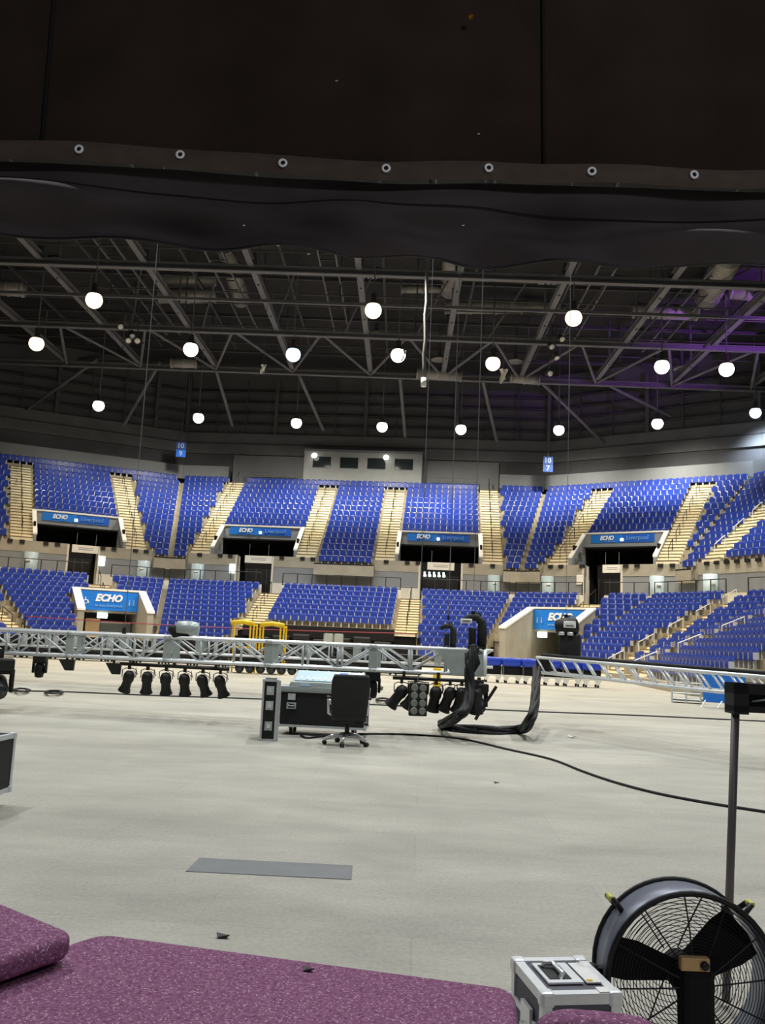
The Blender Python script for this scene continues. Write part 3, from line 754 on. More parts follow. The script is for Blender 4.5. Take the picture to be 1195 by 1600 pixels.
for fi in range(2, 6):
    F = FAC[fi]; oo = U_ROWS * U_T + 1.28; a_, b_ = F.rng(oo); n_ = int((b_ - a_) / 2.6)
    for k in range(n_ + 1):
        t_ = a_ + (b_ - a_) * k / n_; w_ = .3 if k % 3 == 0 else .1
        q = MB(); q.box(F.P(t_, oo, 21.7), (w_, .16, 5.0), Matrix.Rotation(F.ang, 3, 'Z')); q.build('wall_post', 'dark_wall_2' if k % 3 == 0 else 'roof_steel_dark', roof)
for k in range(9):
    X = -19 + 4.8 * k
    for D in (51.5, 58.8):
        q = MB(); q.tube(rp(X, D, ZB - .2), rp(X, D, ZB + 3.6), .05, 5); q.build('hanger', 'roof_steel_dark', roof)
    q = MB(); q.tube(rp(X, 56, ZB), rp(X + 2.2, 50.5, ZB + 2.4), .07, 6); q.build('brace', 'roof_steel_dark', roof)
    q = MB(); q.tube(rp(X + 2.2, 50.5, ZB + 2.4), rp(X + 4.4, 45.8, ZB), .07, 6); q.build('brace', 'roof_steel_dark', roof)
# small round ceiling diffusers
for k, (px, py) in enumerate(((89, 409), (577, 432), (588, 524), (686, 563), (855, 445), (920, 440), (1065, 577), (805, 566))):
    p = at(px, py, 54 if py < 500 else 62)
    dn = ['top left', 'upper middle', 'middle beam', 'centre right', 'ringed right', 'upper right', 'far right lower', 'beside the warm lamp'][k]
    d = thing('ceiling_diffuser', f'small round white ceiling vent in the roof, {dn}', 'vent', p, 0, 'round vents in the roof')
    q = MB(); q.lathe([(.2, .1), (.6, 0), (.62, .06), (.3, .25)], 20); q.build('cone', 'duct', d, True)
    q = MB(); q.tube((0, 0, .2), (0, 0, 25 - p.z), .12, 8); q.build('neck', 'roof_steel_dark', d)

# ---------------------------------------------------------------- seats
def back_mb():
    q = MB(); w, t = .215, .03
    out = [(-w, .36), (w, .36), (w * 1.02, .62), (w * .92, .76), (w * .6, .81), (-w * .6, .81), (-w * .92, .76), (-w * 1.02, .62)]
    n = len(out)
    def pt(x, z, f): return Vector((x, .16 + (z - .36) * .28 - (abs(x) / w) ** 2 * .035 + (t if f else 0), z))
    vs = [pt(x, z, 0) for x, z in out] + [pt(x, z, 1) for x, z in out] + [pt(0, .4, 0) + Vector((0, .01, 0)), pt(0, .78, 0) + Vector((0, .01, 0))]
    fs = [(i, (i + 1) % n, n + (i + 1) % n, n + i) for i in range(n)]
    fs += [(n, n + 7, n + 6, n + 5, n + 4, n + 3, n + 2, n + 1), (0, 16, 17, 5, 6, 7), (16, 1, 2, 3, 4, 17), (0, 1, 16), (17, 4, 5)]
    q.add(vs, fs); return q
def pan_mb():
    q = MB(); w = .205
    pts = [(-w, .30), (w, .30), (w, .60), (w * .8, .70), (-w * .8, .70), (-w, .60)]
    n = len(pts)
    vs = [Vector((x, .10 - (z - .3) * .06, z)) for x, z in pts] + [Vector((x, .045 - (z - .3) * .06, z)) for x, z in pts]
    q.add(vs, [tuple(range(n)), tuple(range(2 * n - 1, n - 1, -1))] + [(i, n + i, n + (i + 1) % n, (i + 1) % n) for i in range(n)]); return q
def bracket_mb():
    q = MB(); q.box((0, .17, .17), (.09, .1, .34)); return q
def side_mb():
    q = MB(); q.box((.242, .12, .47), (.04, .2, .26)); return q
B_ME = back_mb().mesh('backrest', 'seat_blue'); P_ME = pan_mb().mesh('seat_pan', 'seat_blue'); K_ME = bracket_mb().mesh('bracket', 'seat_grey'); S_ME = side_mb().mesh('side_frame', 'seat_grey')
vis = [s for s in seat_slots if -25 < s[8][0] < 1215 and s[8][1] < 1062]
vis.sort(key=lambda s: (s[6] - CPOS).length)
near_ids = {id(s) for s in vis[:300]}
ORD = ['first', 'second', 'third', 'fourth', 'fifth', 'sixth', 'seventh', 'eighth', 'ninth', 'tenth', 'eleventh', 'twelfth', 'thirteenth', 'fourteenth']
def ordn(i): return ORD[i] if i < len(ORD) else f'{i + 1}th'
stuff = {'blue': MB(), 'grey': MB()}
for sl_ in seat_slots:
    fi, tier, row, bi, i, n, p, ang, q2 = sl_
    if id(sl_) in near_ids:
        rr = row + EXTRA if tier == 'lower' else row + 1
        o = thing('arena_seat', f'blue tip-up seat, {ordn(i)} from left in {ordn(rr)} row of {FN[fi]} block {ordn(bi)}', 'seat', p, ang, 'blue tip-up seats of the lower tier nearest the floor')
        inst('backrest', B_ME, o); inst('seat_pan', P_ME, o); inst('bracket', K_ME, o); inst('side_frame', S_ME, o)
    else:
        M = Matrix.Translation(p) @ Matrix.Rotation(ang, 4, 'Z')
        for me, key in ((B_ME, 'blue'), (P_ME, 'blue'), (K_ME, 'grey'), (S_ME, 'grey')):
            stuff[key].add([M @ v.co for v in me.vertices], [tuple(f.vertices) for f in me.polygons])
sr = thing('rows_of_seats', 'rows of blue tip-up seats filling the farther blocks of both tiers', 'seats', (0, 60, 0), kind='stuff')
tag(stuff['blue'].build('seat_shells', 'seat_blue', sr, world=True), kind='stuff'); tag(stuff['grey'].build('seat_brackets', 'seat_grey', sr, world=True), kind='stuff')

# ---------------------------------------------------------------- high-bay lamps
def lamp(px, py, D, tint, label, e=1.0, r=.44, angle=150, aim=None, blend=.7):
    p = at(px, py, D)
    o = thing('high_bay_lamp', label, 'lamp', p, 0, 'lit high-bay lamps in the roof')
    q = MB(); q.lathe([(r * .72, r * .55), (r * .6, r * .9), (r * .34, r * 1.1), (r * .34, r * 2), (.05, r * 2.1)], 20); q.build('reflector', 'lamp_housing', o, True)
    q = MB(); q.lathe([(r * max(.02, math.sin(t)), -r * math.cos(t)) for t in (0, .3, .6, .9, 1.2, 1.5, 1.8, 2.1, 2.3)], 20); q.build('lens', 'glow_' + tint, o, True)
    q = MB(); q.tube((0, 0, r * 2), (0, 0, max(1.4, 25.1 - p.z)), .04, 6); q.build('suspension_rod', 'roof_steel', o)
    c = {'warm': WARM, 'neutral': NEUT, 'cool': COOL}[tint]
    spot('lamp_light', (0, 0, -r - .4), c, LAMP_W * e, angle, blend, .35, target=None if aim is None else Vector(aim) + Vector((0, 0, -r - .4)), parent=o)
ORW = ['first', 'second', 'third', 'fourth', 'fifth', 'sixth', 'seventh', 'eighth']
for k, (px, py, t) in enumerate(((154, 634, 'neutral'), (310, 653, 'neutral'), (463, 661, 'neutral'), (597, 667, 'neutral'), (720, 671, 'neutral'), (873, 672, 'neutral'), (1027, 662, 'neutral'), (1180, 645, 'cool'))):
    Dl = 65.5 if 200 < px < 1000 else 62.5; out_ = (at(px, py, Dl) - Vector((-2, 38, 0))); out_.z = 0; out_.normalize()   # tilted back towards the top rows
    lamp(px, py, Dl, t, f'{"bluish" if t == "cool" else "white"} high-bay lamp, {ORW[k]} from left in the lowest row over the back stands', .5 if k in (0, 7) else 1.0, .42, 120, out_ * .8 + Vector((0, 0, -1)), 1.0)
for px, py, t, l in ((57, 537, 'warm', 'warm orange-tinted high-bay lamp at the far left, lower than its neighbour'), (298, 546, 'neutral', 'white high-bay lamp in the middle row above the left corner'),
                     (458, 554, 'cool', 'blue-white high-bay lamp in the middle row'), (622, 555, 'neutral', 'white high-bay lamp in the middle row near the roof centre'),
                     (770, 568, 'warm', 'warm high-bay lamp with a bright flag hanging beside it'), (1034, 573, 'neutral', 'left one of a close pair of white high-bay lamps on the right'),
                     (1135, 577, 'neutral', 'right one of a close pair of white high-bay lamps on the right')):
    lamp(px, py, 52, t, l, 1.4 if px < 100 else 1.2, .46, 140, None, 1.0)
for px, py, l in ((147, 469, 'large warm high-bay lamp highest on the left'), (583, 485, 'large warm high-bay lamp highest at the middle'), (896, 497, 'large warm high-bay lamp highest on the right')):
    lamp(px, py, 45.5, 'warm', l, 1.3 if px < 200 else 1.0, .46, 140, None, 1.0)
# loose bright foil flags by three lamps
for px, py, D, w, h, l in ((786, 588, 51.5, .45, .95, 'bright white rag hanging beside the warm lamp in the middle row'), (630, 556, 51.7, .25, .7, 'small bright flag tilted beside the white lamp near the roof centre'),
                           (411, 577, 51.5, .3, .6, 'small white rag hanging left of the blue-white lamp')):
    p = at(px, py, D); q = MB()
    n = 6
    vs = []
    for j in range(n + 1):
        f = j / n
        for x in (-.5, -.15, .2, .5):
            vs.append((x * w * (1 - .25 * f) + .06 * math.sin(6 * f + x), .09 * math.sin(9 * x + 4 * f), -h * f * (1 if x < 0 else .72)))
    fs = [(j * 4 + i, j * 4 + i + 1, j * 4 + 5 + i, j * 4 + 4 + i) for j in range(n) for i in range(3)]
    o = thing('hanging_rag', l, 'rag', p + Vector((0, 0, h / 2)))
    q.add(vs, fs); q.build('cloth', 'paper', o)
    q = MB(); q.tube((0, 0, -.02), (0, 0, 25.1 - p.z - h / 2), .012, 5); q.build('cord', 'roof_steel_dark', o)
# clusters of small spotlights on the roof steel
for k, (px, py) in enumerate(((188, 510), (200, 530), (206, 522), (214, 532), (860, 540), (868, 556), (857, 583), (876, 528))):
    p = at(px, py, 54)
    nm = ['topmost left', 'lower left', 'middle left', 'rightmost left', 'middle right', 'lower right', 'lowest right', 'topmost right'][k]
    o = thing('roof_spotlight', f'small grey spotlight of the cluster on the roof steel, {nm}', 'spotlight', p, 0, 'small roof spotlights')
    q = MB(); M = Matrix.Rotation(R(110 + 20 * (k % 3)), 4, 'X') @ Matrix.Rotation(R(20), 4, 'Y')
    q.lathe([(.12, -.25), (.17, -.2), (.2, .2), (.23, .22)], 14, M); q.build('can', 'lamp_housing', o, True)
    q = MB(); q.lathe([(.19, .225), (.1, .24)], 14, M); q.build('lens', 'paper', o, True)
    q = MB(); q.tube((0, 0, .1), (0, 0, max(.6, 25.1 - p.z)), .03, 6); q.build('drop_tube', 'roof_steel_dark', o)

# ---------------------------------------------------------------- trusses
def truss(label, a, b, h, w, bay, style, name='lighting_truss'):
    """a, b: ends of the lower front chord"""
    a = Vector(a); b = Vector(b); d = b - a; L = d.length; dn = d.normalized(); side = Vector((-dn.y, dn.x, 0)).normalized(); up = Vector((0, 0, h))
    o = thing(name, label, 'truss', a)
    ch = MB(); 
    for base in (a, a + side * w, a + up, a + up + side * w):
        q = MB(); q.tube(base, base + d, .031, 10); q.build('chord', 'alu', o, True, world=True)
    n = max(2, round(L / bay))
    dm = MB()
    for i in range(n):
        p0 = a + d * (i / n); p1 = a + d * ((i + 1) / n)
        for s in (Vector((0, 0, 0)), side * w):
            if style == 'zig':
                if i % 3 == 0:
                    q = MB(); q.box(p0 + s + up / 2, (.15, .02, h), Matrix.Rotation(math.atan2(dn.y, dn.x), 3, 'Z')); q.build('end_frame_plate', 'alu_plate', o, world=True)
                else:
                    q = MB(); q.tube(p0 + s, p0 + s + up, .022, 8); q.build('upright', 'alu_dull', o, True, world=True)
                q = MB()
                if i % 2 == 0: q.tube(p0 + s + up, p1 + s, .018, 6)
                else: q.tube(p0 + s, p1 + s + up, .018, 6)
                q.build('brace', 'alu_dull', o, True, world=True)
            else:
                q = MB(); q.tube(p0 + s + up, p0 + s + d / n * .7, .02, 6); q.build('brace', 'alu', o, True, world=True)
        q = MB(); q.tube(p0 + up, p0 + up + side * w, .016, 6); q.build('cross_tube', 'alu_dull', o, True, world=True)
        q = MB(); q.tube(p0, p0 + side * w, .016, 6); q.build('cross_tube', 'alu_dull', o, True, world=True)
        if style == 'zig' and i % 3 == 0 and i:
            for s in (Vector((0, 0, 0)), side * w, up, up + side * w):
                q = MB(); q.tube(p0 + s - dn * .06, p0 + s + dn * .06, .036, 10); q.build('coupler', 'alu_dull', o, True, world=True)
    return o
TA = at(-40, 1018, 16.4); TB = at(752, 1055, 15.0)
t_left = truss('long aluminium box truss across the hall floor, nearest the flight-case desk', TA, TB, .41, .42, .62, 'zig')
# solid corner block at its right end
cb = thing('corner_block', 'grey plated corner block at the right end of the near truss', 'corner block', TB - Vector((.62, 0, 0)))
sd = (TB - TA).normalized()
ang = math.atan2(sd.y, sd.x); rz = Matrix.Rotation(ang, 3, 'Z')
for yy in (-.035, .45):
    q = MB(); q.add([TB + rz @ Vector((x, yy + dy, z)) for dy in (0, .012) for x, z in ((-.78, .41), (.06, .41), (.06, -.02), (-.5, -.02))],
                    [(0, 1, 2, 3), (7, 6, 5, 4), (0, 4, 5, 1), (1, 5, 6, 2), (2, 6, 7, 3), (3, 7, 4, 0)]); q.build('gusset_plate', 'alu_plate', cb, world=True)
for yy in (-.02, .44):
    q = MB(); q.tube(TB + rz @ Vector((.05, yy, -.02)), TB + rz @ Vector((.05, yy, .43)), .03, 8); q.build('upright', 'alu', cb, True, world=True)
TC = at(-40, 1005, 23.8); TD = at(770, 1043, 22.0)
t_rear = truss('rear aluminium truss seen between the bars of the near truss', TC, TD, .42, .45, .7, 'zig')
TE = at(838, 1050, 17.7); TF = at(1290, 1099, 12.4)
t_right = truss('slanting aluminium truss with ladder bracing on the right of the floor', TE, TF, .29, .29, .36, 'ladder')
q = MB(); dd = (TF - TE).normalized(); sdn = Vector((-dd.y, dd.x, 0))
q.hexa([TE - dd * .02 + Vector((0, 0, -.03)), TE + sdn * .30 - dd * .02 + Vector((0, 0, -.03)), TE + sdn * .30 + dd * .1 + Vector((0, 0, -.03)), TE + dd * .1 + Vector((0, 0, -.03))],
       [TE - dd * .02 + Vector((0, 0, .31)), TE + sdn * .30 - dd * .02 + Vector((0, 0, .31)), TE + sdn * .30 + dd * .1 + Vector((0, 0, .31)), TE + dd * .1 + Vector((0, 0, .31))])
q.build('end_plate', 'black_metal', t_right, world=True)
q = MB(); q.tube(TE + Vector((0, 0, .34)) + sdn * .14, TE + (TF - TE) * .95 + Vector((0, 0, .34)) + sdn * .14, .035, 8); q.build('cable_run', 'cable_black', t_right, True, world=True)
q = MB(); q.tube(TC + (TD - TC) * .05 + Vector((0, .2, -.05)), TC + (TD - TC) * .96 + Vector((0, .2, -.05)), .03, 8); q.build('lamp_bar', 'black_metal', t_rear, True, world=True)

# ---------------------------------------------------------------- lanterns
def par_can(name, label, top, tilt, yaw, L=.36, r=.095, group=None, drop=.16):
    """hangs from the point 'top' on a bar"""
    o = thing(name, label, 'stage light', top, yaw, group)
    q = MB(); q.box((0, 0, -.01), (.05, .06, .08)); q.build('clamp', 'black_metal', o)
    c = Vector((0, 0, -drop - .02))
    q = MB(); w = r + .02
    q.path([(-w, 0, c.z), (-w, 0, -.06), (-w * .5, 0, -.03), (w * .5, 0, -.03), (w, 0, -.06), (w, 0, c.z)], .009, 5); q.build('yoke', 'black_metal', o)
    M = Matrix.Translation(c) @ Matrix.Rotation(tilt, 4, 'Y') @ Matrix.Rotation(R(180 + 14), 4, 'X')
    q = MB(); q.lathe([(.02, -.12), (r * .7, -.10), (r, -.04), (r, .05), (r * .82, .09), (r * .86, L * .5), (r * 1.15, L * .72), (r * 1.16, L * .74)], 18, M); cbd = q.build('can_body', 'black_plastic', o, True)
    q = MB(); q.lathe([(r * 1.02, L * .745), (r * .3, L * .75)], 18, M); q.build('lens', 'glass_dark', cbd, True)
    q = MB(); q.path([M @ Vector((0, .02, -.12)), M @ Vector((.06, .06, -.16)), Vector((w * 1.2, .03, c.z + .05)), Vector((w * .9, .02, -.02))], .006, 5); q.build('power_lead', 'cable_black', o)
    return o
def bar_under(px0, py0, px1, py1, D0, D1, label):
    a = at(px0, py0, D0); b = at(px1, py1, D1)
    o = thing('lamp_bar', label, 'bar', a)
    q = MB(); q.tube(a, b, .03, 8); q.build('tube', 'black_metal', o, True, world=True)
    for f in (.12, .5, .88):
        c = a + (b - a) * f; q = MB(); q.box(c + Vector((0, 0, .06)), (.05, .07, .12)); q.build('hook_clamp', 'black_metal', o, world=True)
    return a, b
a, b = bar_under(188, 1037, 358, 1046, 16.0, 15.8, 'black lamp bar under the near truss left of the flight-case desk')
LT = [(203, .28, .1), (232, .06, 0), (261, -.04, 0), (290, -.06, -.05), (318, -.3, 0), (345, -.32, .1)]
for k, (px, tl, yw) in enumerate(LT):
    f = (px - 188) / 170; par_can('par_can', f'black par can, {ORW[k]} from left in the row of six left of the desk', a + (b - a) * f - Vector((0, 0, .04)), tl, yw, .37, .10, 'six par cans on the left lamp bar', .17)
a, b = bar_under(614, 1059, 756, 1065, 15.2, 14.9, 'black lamp bar under the right end of the near truss')
for k, (px, tl, l) in enumerate(((628, .62, 'black par can tilted left, leftmost on the right lamp bar'), (650, .5, 'black par can half hidden behind the eight-lamp blinder'), (682, .1, 'black par can pointing down, right of the eight-lamp blinder'),
                                 (704, .35, 'black par can tilted left, second right of the blinder'), (722, .2, 'black par can just left of the hanging cable loom'), (745, -.1, 'black par can right of the hanging cable loom'))):
    f = (px - 614) / 142; par_can('par_can', l, a + (b - a) * f - Vector((0, 0, .04)), tl, .1 * (k % 3), .42, .105, 'par cans on the right lamp bar', .17)
# eight-lamp blinder
c = at(654, 1066, 14.78)
bl = thing('blinder', 'black eight-lamp blinder panel with grey lenses in two columns', 'stage light', c, .05)
q = MB(); q.rbox((0, 0, -.28), (.30, .14, .54), .015); q.build('housing', 'black_metal', bl)
q = MB(); q.path([(-.17, .05, -.2), (-.17, .05, .0), (0, .05, .01), (0, .3, .08), (0, .05, .01), (.17, .05, .0), (.17, .05, -.2)], .012, 5); q.build('yoke', 'black_metal', bl)
for r_ in range(4):
    for x in (-.07, .07):
        M = Matrix.Translation((x, -.07, -.09 - r_ * .125)) @ Matrix.Rotation(R(90), 4, 'X')
        q = MB(); q.lathe([(.06, 0), (.06, .012), (.045, .016), (0.005, .006)], 16, M); q.build('lens', 'lens_grey', bl, True)
# moving head tilted right of the loom
def moving_head(label, top, yaw, tilt, s=1.0, m='black_plastic'):
    o = thing('moving_head', label, 'stage light', top, yaw)
    q = MB(); q.rbox((0, 0, -.09 * s), (.36 * s, .30 * s, .18 * s), .03 * s); q.build('base', m, o)
    q = MB(); q.box((0, 0, .06 * s), (.06 * s, .06 * s, .14 * s)); q.build('clamp', 'black_metal', o)
    for x in (-.17, .17):
        q = MB(); q.rbox((x * s, 0, -.32 * s), (.06 * s, .14 * s, .34 * s), .02 * s); q.build('yoke_arm', m, o)
    q = MB(); q.rbox((0, 0, -.2 * s), (.36 * s, .16 * s, .06 * s), .015 * s); q.build('yoke_bridge', m, o)
    M = Matrix.Translation((0, 0, -.40 * s)) @ Matrix.Rotation(tilt, 4, 'X')
    q = MB(); q.lathe([(.07 * s, -.2 * s), (.12 * s, -.14 * s), (.13 * s, .1 * s), (.11 * s, .2 * s), (.1 * s, .21 * s)], 16, M); hd_ = q.build('head', m, o, True)
    q = MB(); q.lathe([(.09 * s, .212 * s), (.02 * s, .225 * s)], 16, M); q.build('lens', 'glass_dark', hd_, True)
    return o
mh = moving_head('black tilted lantern with a flap beside the hanging cable loom', at(748, 1068, 15.2), .3, 2.4, .8)
q = MB(); q.box((.02, -.1, -.42), (.05, .02, .42), Matrix.Rotation(.55, 3, 'Y')); q.build('barn_door', 'black_metal', mh)
q = MB(); q.box((.2, -.1, -.16), (.05, .02, .3), Matrix.Rotation(.6, 3, 'Y')); q.build('barn_door', 'black_metal', mh)
moving_head('black moving-head light at the left edge under the near truss', at(2, 1028, 16.0), .5, 2.0, 1.25)
o = moving_head('small black moving-head light under the near truss, right of the left edge one', at(64, 1024, 16.45), .1, 3.1, .66)
moving_head('small black moving-head light between the desk and the eight-lamp blinder', at(582, 1049, 15.5), .1, 3.1, .75)
# small fittings under the truss on the left
for px, py, nm in ((105, 1030, 'left'), (178, 1036, 'right')):
    p = at(px, py, 16.2); o = thing('flood_light', f'small black flood light under the near truss, {nm} one of the left pair', 'stage light', p, .2)
    q = MB(); q.add([(-.14, -.08, 0), (.14, -.08, 0), (.14, .08, 0), (-.14, .08, 0), (-.02, -.06, -.2), (.13, -.06, -.2), (.13, .06, -.2), (-.02, .06, -.2)],
                    [(0, 1, 2, 3), (7, 6, 5, 4), (0, 4, 5, 1), (1, 5, 6, 2), (2, 6, 7, 3), (3, 7, 4, 0)]); q.build('hood', 'black_metal', o)
    q = MB(); q.box((0, 0, .05), (.04, .05, .12)); q.build('clamp', 'black_metal', o)
# row of round lanterns on the rear truss
for k in range(12):
    px = 376 + 16.3 * k; py = 1034 + (px - 376) * .045
    p = at(px, py, TC.y + (TD.y - TC.y) * (px + 40) / 810 + .2); o = thing('round_flood', f'round black lantern under the rear truss, {ordn(k)} from left of the long row', 'stage light', p, 0, 'round lanterns on the rear truss')
    M = Matrix.Translation((0, -.02, -.14)) @ Matrix.Rotation(R(100), 4, 'X')
    q = MB(); q.lathe([(.05, -.2), (.09, -.15), (.105, .1), (.118, .14)], 14, M); q.build('can_body', 'black_plastic', o, True)
    q = MB(); q.lathe([(.1, .142), (.02, .145)], 14, M); q.build('lens', 'glass_dark', o, True)
    q = MB(); q.path([(-.13, 0, -.14), (-.13, 0, .04), (.13, 0, .04), (.13, 0, -.14)], .01, 5); q.build('yoke', 'black_metal', o)
# long dark lanterns lying in the rear truss
for k, (p0, p1) in enumerate(((0, 46), (75, 125), (160, 205), (228, 282), (300, 345), (380, 440), (470, 545), (560, 612))):
    a = at(p0, 1013 + p0 * .042, TC.y + (TD.y - TC.y) * (p0 + 40) / 810 + .22); b = at(p1, 1013 + p1 * .042, TC.y + (TD.y - TC.y) * (p1 + 40) / 810 + .22)
    o = thing('strip_light', f'long dark batten light lying in the rear truss, {ORW[k]} from left', 'stage light', a, 0, 'dark battens in the rear truss')
    q = MB(); q.hexa([a + Vector((0, -.12, -.14)), b + Vector((0, -.12, -.14)), b + Vector((0, .12, -.14)), a + Vector((0, .12, -.14))],
                     [a + Vector((.04, -.09, .14)), b + Vector((-.04, -.09, .14)), b + Vector((-.04, .09, .14)), a + Vector((.04, .09, .14))]); q.build('housing', 'black_plastic', o, world=True)
    for f in (.2, .8):
        c = a + (b - a) * f; q = MB(); q.box(c + Vector((0, 0, .25)), (.05, .3, .3)); q.build('hanger', 'alu_dull', o, world=True)

# ---------------------------------------------------------------- chain hoists and their chains
def chain(label, px, py, D, z0=1.5, z1=21.5, r=.012):
    p = at(px, py, D); o = thing('hoist_chain', label, 'chain', (p.x, p.y, z0))
    q = MB(); q.tube((0, 0, 0), (0, 0, z1 - z0), r * .7, 6); q.build('chain_fall', 'roof_steel', o)
    q = MB(); q.box((0, 0, .06), (.06, .06, .12)); q.build('hook', 'black_metal', o)
    return p
# pale grey hoist on the near truss (left)
p = at(292, 990, 15.9)
o = thing('chain_hoist', 'pale grey chain hoist lying on the near truss', 'hoist', p - Vector((0, 0, .08)), .1)
q = MB(); q.lathe([(.08, -.22), (.13, -.2), (.14, .05), (.11, .18), (.05, .2)], 16, Matrix.Translation((.02, 0, .17)) @ Matrix.Rotation(R(90), 4, 'Y')); q.build('motor_body', 'hoist_grey', o, True)
q = MB(); q.rbox((-.1, 0, .06), (.3, .2, .14), .03); q.build('gearbox', 'black_metal', o)
q = MB(); q.lathe([(.04, 0), (.12, .1), (.10, .2)], 12, Matrix.Translation((-.22, 0, .02))); q.build('chain_bag', 'cable_black', o, True)
# black hoists with arched bags
def bag_hoist(label, px_top, py_top, px_bot, py_bot, D, w, flip=1, plate=True):
    base = at(px_bot, py_bot, D); h = at(px_top, py_top, D).z - base.z
    o = thing('chain_hoist', label, 'hoist', base)
    k = w
    q = MB(); q.path([(-flip * k * 1.6, 0, h * .80), (-flip * k * .9, 0, h * .93), (0, 0, h * .95), (flip * k * .55, 0, h * .78), (flip * k * .62, 0, h * .45), (flip * k * .58, 0, h * .02)], [k * .3, k * .42, k * .45, k * .5, k * .56, k * .5], 12); q.build('chain_bag', 'cable_black', o, True)
    q = MB(); q.rbox((-flip * k * .5, 0, h * .35), (k * .8, k * .8, h * .55), k * .15); q.build('motor_body', 'black_plastic', o, True)
    if plate:
        q = MB(); q.rbox((-flip * k * 1.25, -k * .5, h * .82), (k * 1.3, .03, k * .5), .012, 2); q.build('label_plate', 'paper', o)
        q = MB(); q.box((-flip * k * 1.25, -k * .5 - .02, h * .82), (k * .8, .008, k * .1)); q.build('print_line', 'lamp_housing', o)
    q = MB(); q.torus(.06, .014, Matrix.Translation((0, 0, h * 1.0)) @ Matrix.Rotation(R(90), 4, 'X'), 14, 6); q.build('hook', 'black_metal', o, True)
    q = MB(); q.box((0, 0, .0), (k * 2.0, k * 1.2, .06)); q.build('mount_plate', 'black_metal', o)
bag_hoist('black chain hoist with arched bag and pale label on the corner block', 738, 962, 744, 1012, 15.1, .155)
bag_hoist('smaller black chain hoist behind the corner block on the rear truss', 700, 976, 702, 1012, 21.8, .15, 1, False)
hb = at(886, 1030, 17.5)
o = thing('chain_hoist', 'bulky black chain hoist with pale label on the right truss', 'hoist', hb, -.3)
q = MB(); q.rbox((.05, .02, .26), (.42, .36, .52), .08, 3); q.build('chain_bag', 'cable_black', o, True)
q = MB(); q.lathe([(.10, -.24), (.17, -.2), (.19, 0), (.17, .18), (.1, .22)], 18, Matrix.Translation((-.0, -.03, .64)) @ Matrix.Rotation(R(80), 4, 'Y')); q.build('motor_body', 'black_plastic', o, True)
q = MB(); q.rbox((.06, -.22, .68), (.24, .03, .13), .012, 2); q.build('label_plate', 'paper', o)
q = MB(); q.box((.06, -.24, .66), (.15, .008, .02)); q.build('print_line', 'lamp_housing', o)
for xx in (-.1, .07):
    q = MB(); q.rbox((xx, -.19, .5), (.12, .05, .07), .02, 2); q.build('chrome_cap', 'chrome', o, True)
q = MB(); q.path([(-.16, 0, .74), (-.1, 0, .86), (.08, 0, .86), (.16, 0, .74)], .015, 6); q.build('lift_handle', 'black_metal', o, True)
q = MB(); q.rbox((-.02, 0, .0), (.5, .34, .08), .02); q.build('mount_plate', 'black_metal', o)
chain('thick motor chain hanging from roof to the near truss, left of the corner block', 654, 1000, 15.4, 1.5, 21.5, .010)
chain('thin motor chain above the smaller black hoist', 700, 975, 21.8, 2.1, 21.5, .014)
chain('thin motor chain above the arched black hoist on the corner block', 739, 962, 15.1, 2.0, 21.5, .008)
chain('thin motor chain above the bulky hoist on the right truss', 884, 968, 17.5, 2.1, 21.5, .009)
chain('thin motor chain hanging to the near truss left of the pale hoist', 194, 990, 16.2, 1.45, 21.5, .010)
# doubled cable loom in front of the roof centre
p = at(668, 400, 38); o = thing('cable_drop', 'thick pale cable loom hanging down in front of the roof centre', 'cable', p)
e = at(662, 594, 38); q = MB(); q.path([(p.x + 0.03 * math.sin(k * 2.1) + (e.x - p.x) * max(0, k - 4) / 12, p.y, p.z + 4 - (p.z + 4 - e.z) * k / 16) for k in range(17)], .085, 8); q.build('loom', 'roof_steel', o, True, world=True)
q = MB(); q.tube(e + Vector((0, 0, -.3)), e + Vector((0, 0, .1)), .13, 8); q.build('connector', 'paper', o, True, world=True)

# black cable loom draped from the corner block to the right truss
def drape(label, pts, r, name='cable_loom', strands=5, twist=.05):
    o = thing(name, label, 'cable', pts[0])
    # smooth the polyline (Catmull-Rom)
    P = [Vector(p) for p in pts]; out = []
    for i in range(len(P) - 1):
        p0, p1, p2, p3 = P[max(i - 1, 0)], P[i], P[i + 1], P[min(i + 2, len(P) - 1)]
        for j in range(8):
            t = j / 8; out.append(.5 * ((2 * p1) + (p2 - p0) * t + (2 * p0 - 5 * p1 + 4 * p2 - p3) * t * t + (3 * p1 - p0 - 3 * p2 + p3) * t ** 3))
    out.append(P[-1])
    if strands == 1:
        q = MB(); q.path(out, r, 8); q.build('sheath', 'cable_black', o, True, world=True); return o
    for s in range(strands):
        q = MB(); q.path([c + Vector((math.cos(s * 6.28 / strands + i * .15), math.sin(s * 6.28 / strands + i * .15), math.sin(s * 2.1 + i * .2))) * twist for i, c in enumerate(out)], r, 7); q.build('strand', 'cable_black', o, True, world=True)
    return o
g1 = ground(735, 1112, .1); D0 = 14.8
drape('thick black cable loom draped from corner block along floor up to right truss',
      [at(742, 1012, 14.72), at(738, 1028, 14.66), at(733, 1044, 14.62), at(734, 1075, 14.6), at(728, 1105, 14.3), at(712, 1122, 14.3), ground(690, 1133, .07), ground(720, 1138, .07), ground(770, 1141, .07), ground(812, 1140, .08),
       at(828, 1124, 14.7), at(835, 1098, 15.4), at(837, 1072, 16.4), at(839, 1046, 17.5)], .034, 'cable_loom', 7, .052)
q_ = thing('cable_bunch', 'bunch of tied black cables hanging over the corner block', 'cable', at(738, 1050, 14.72))
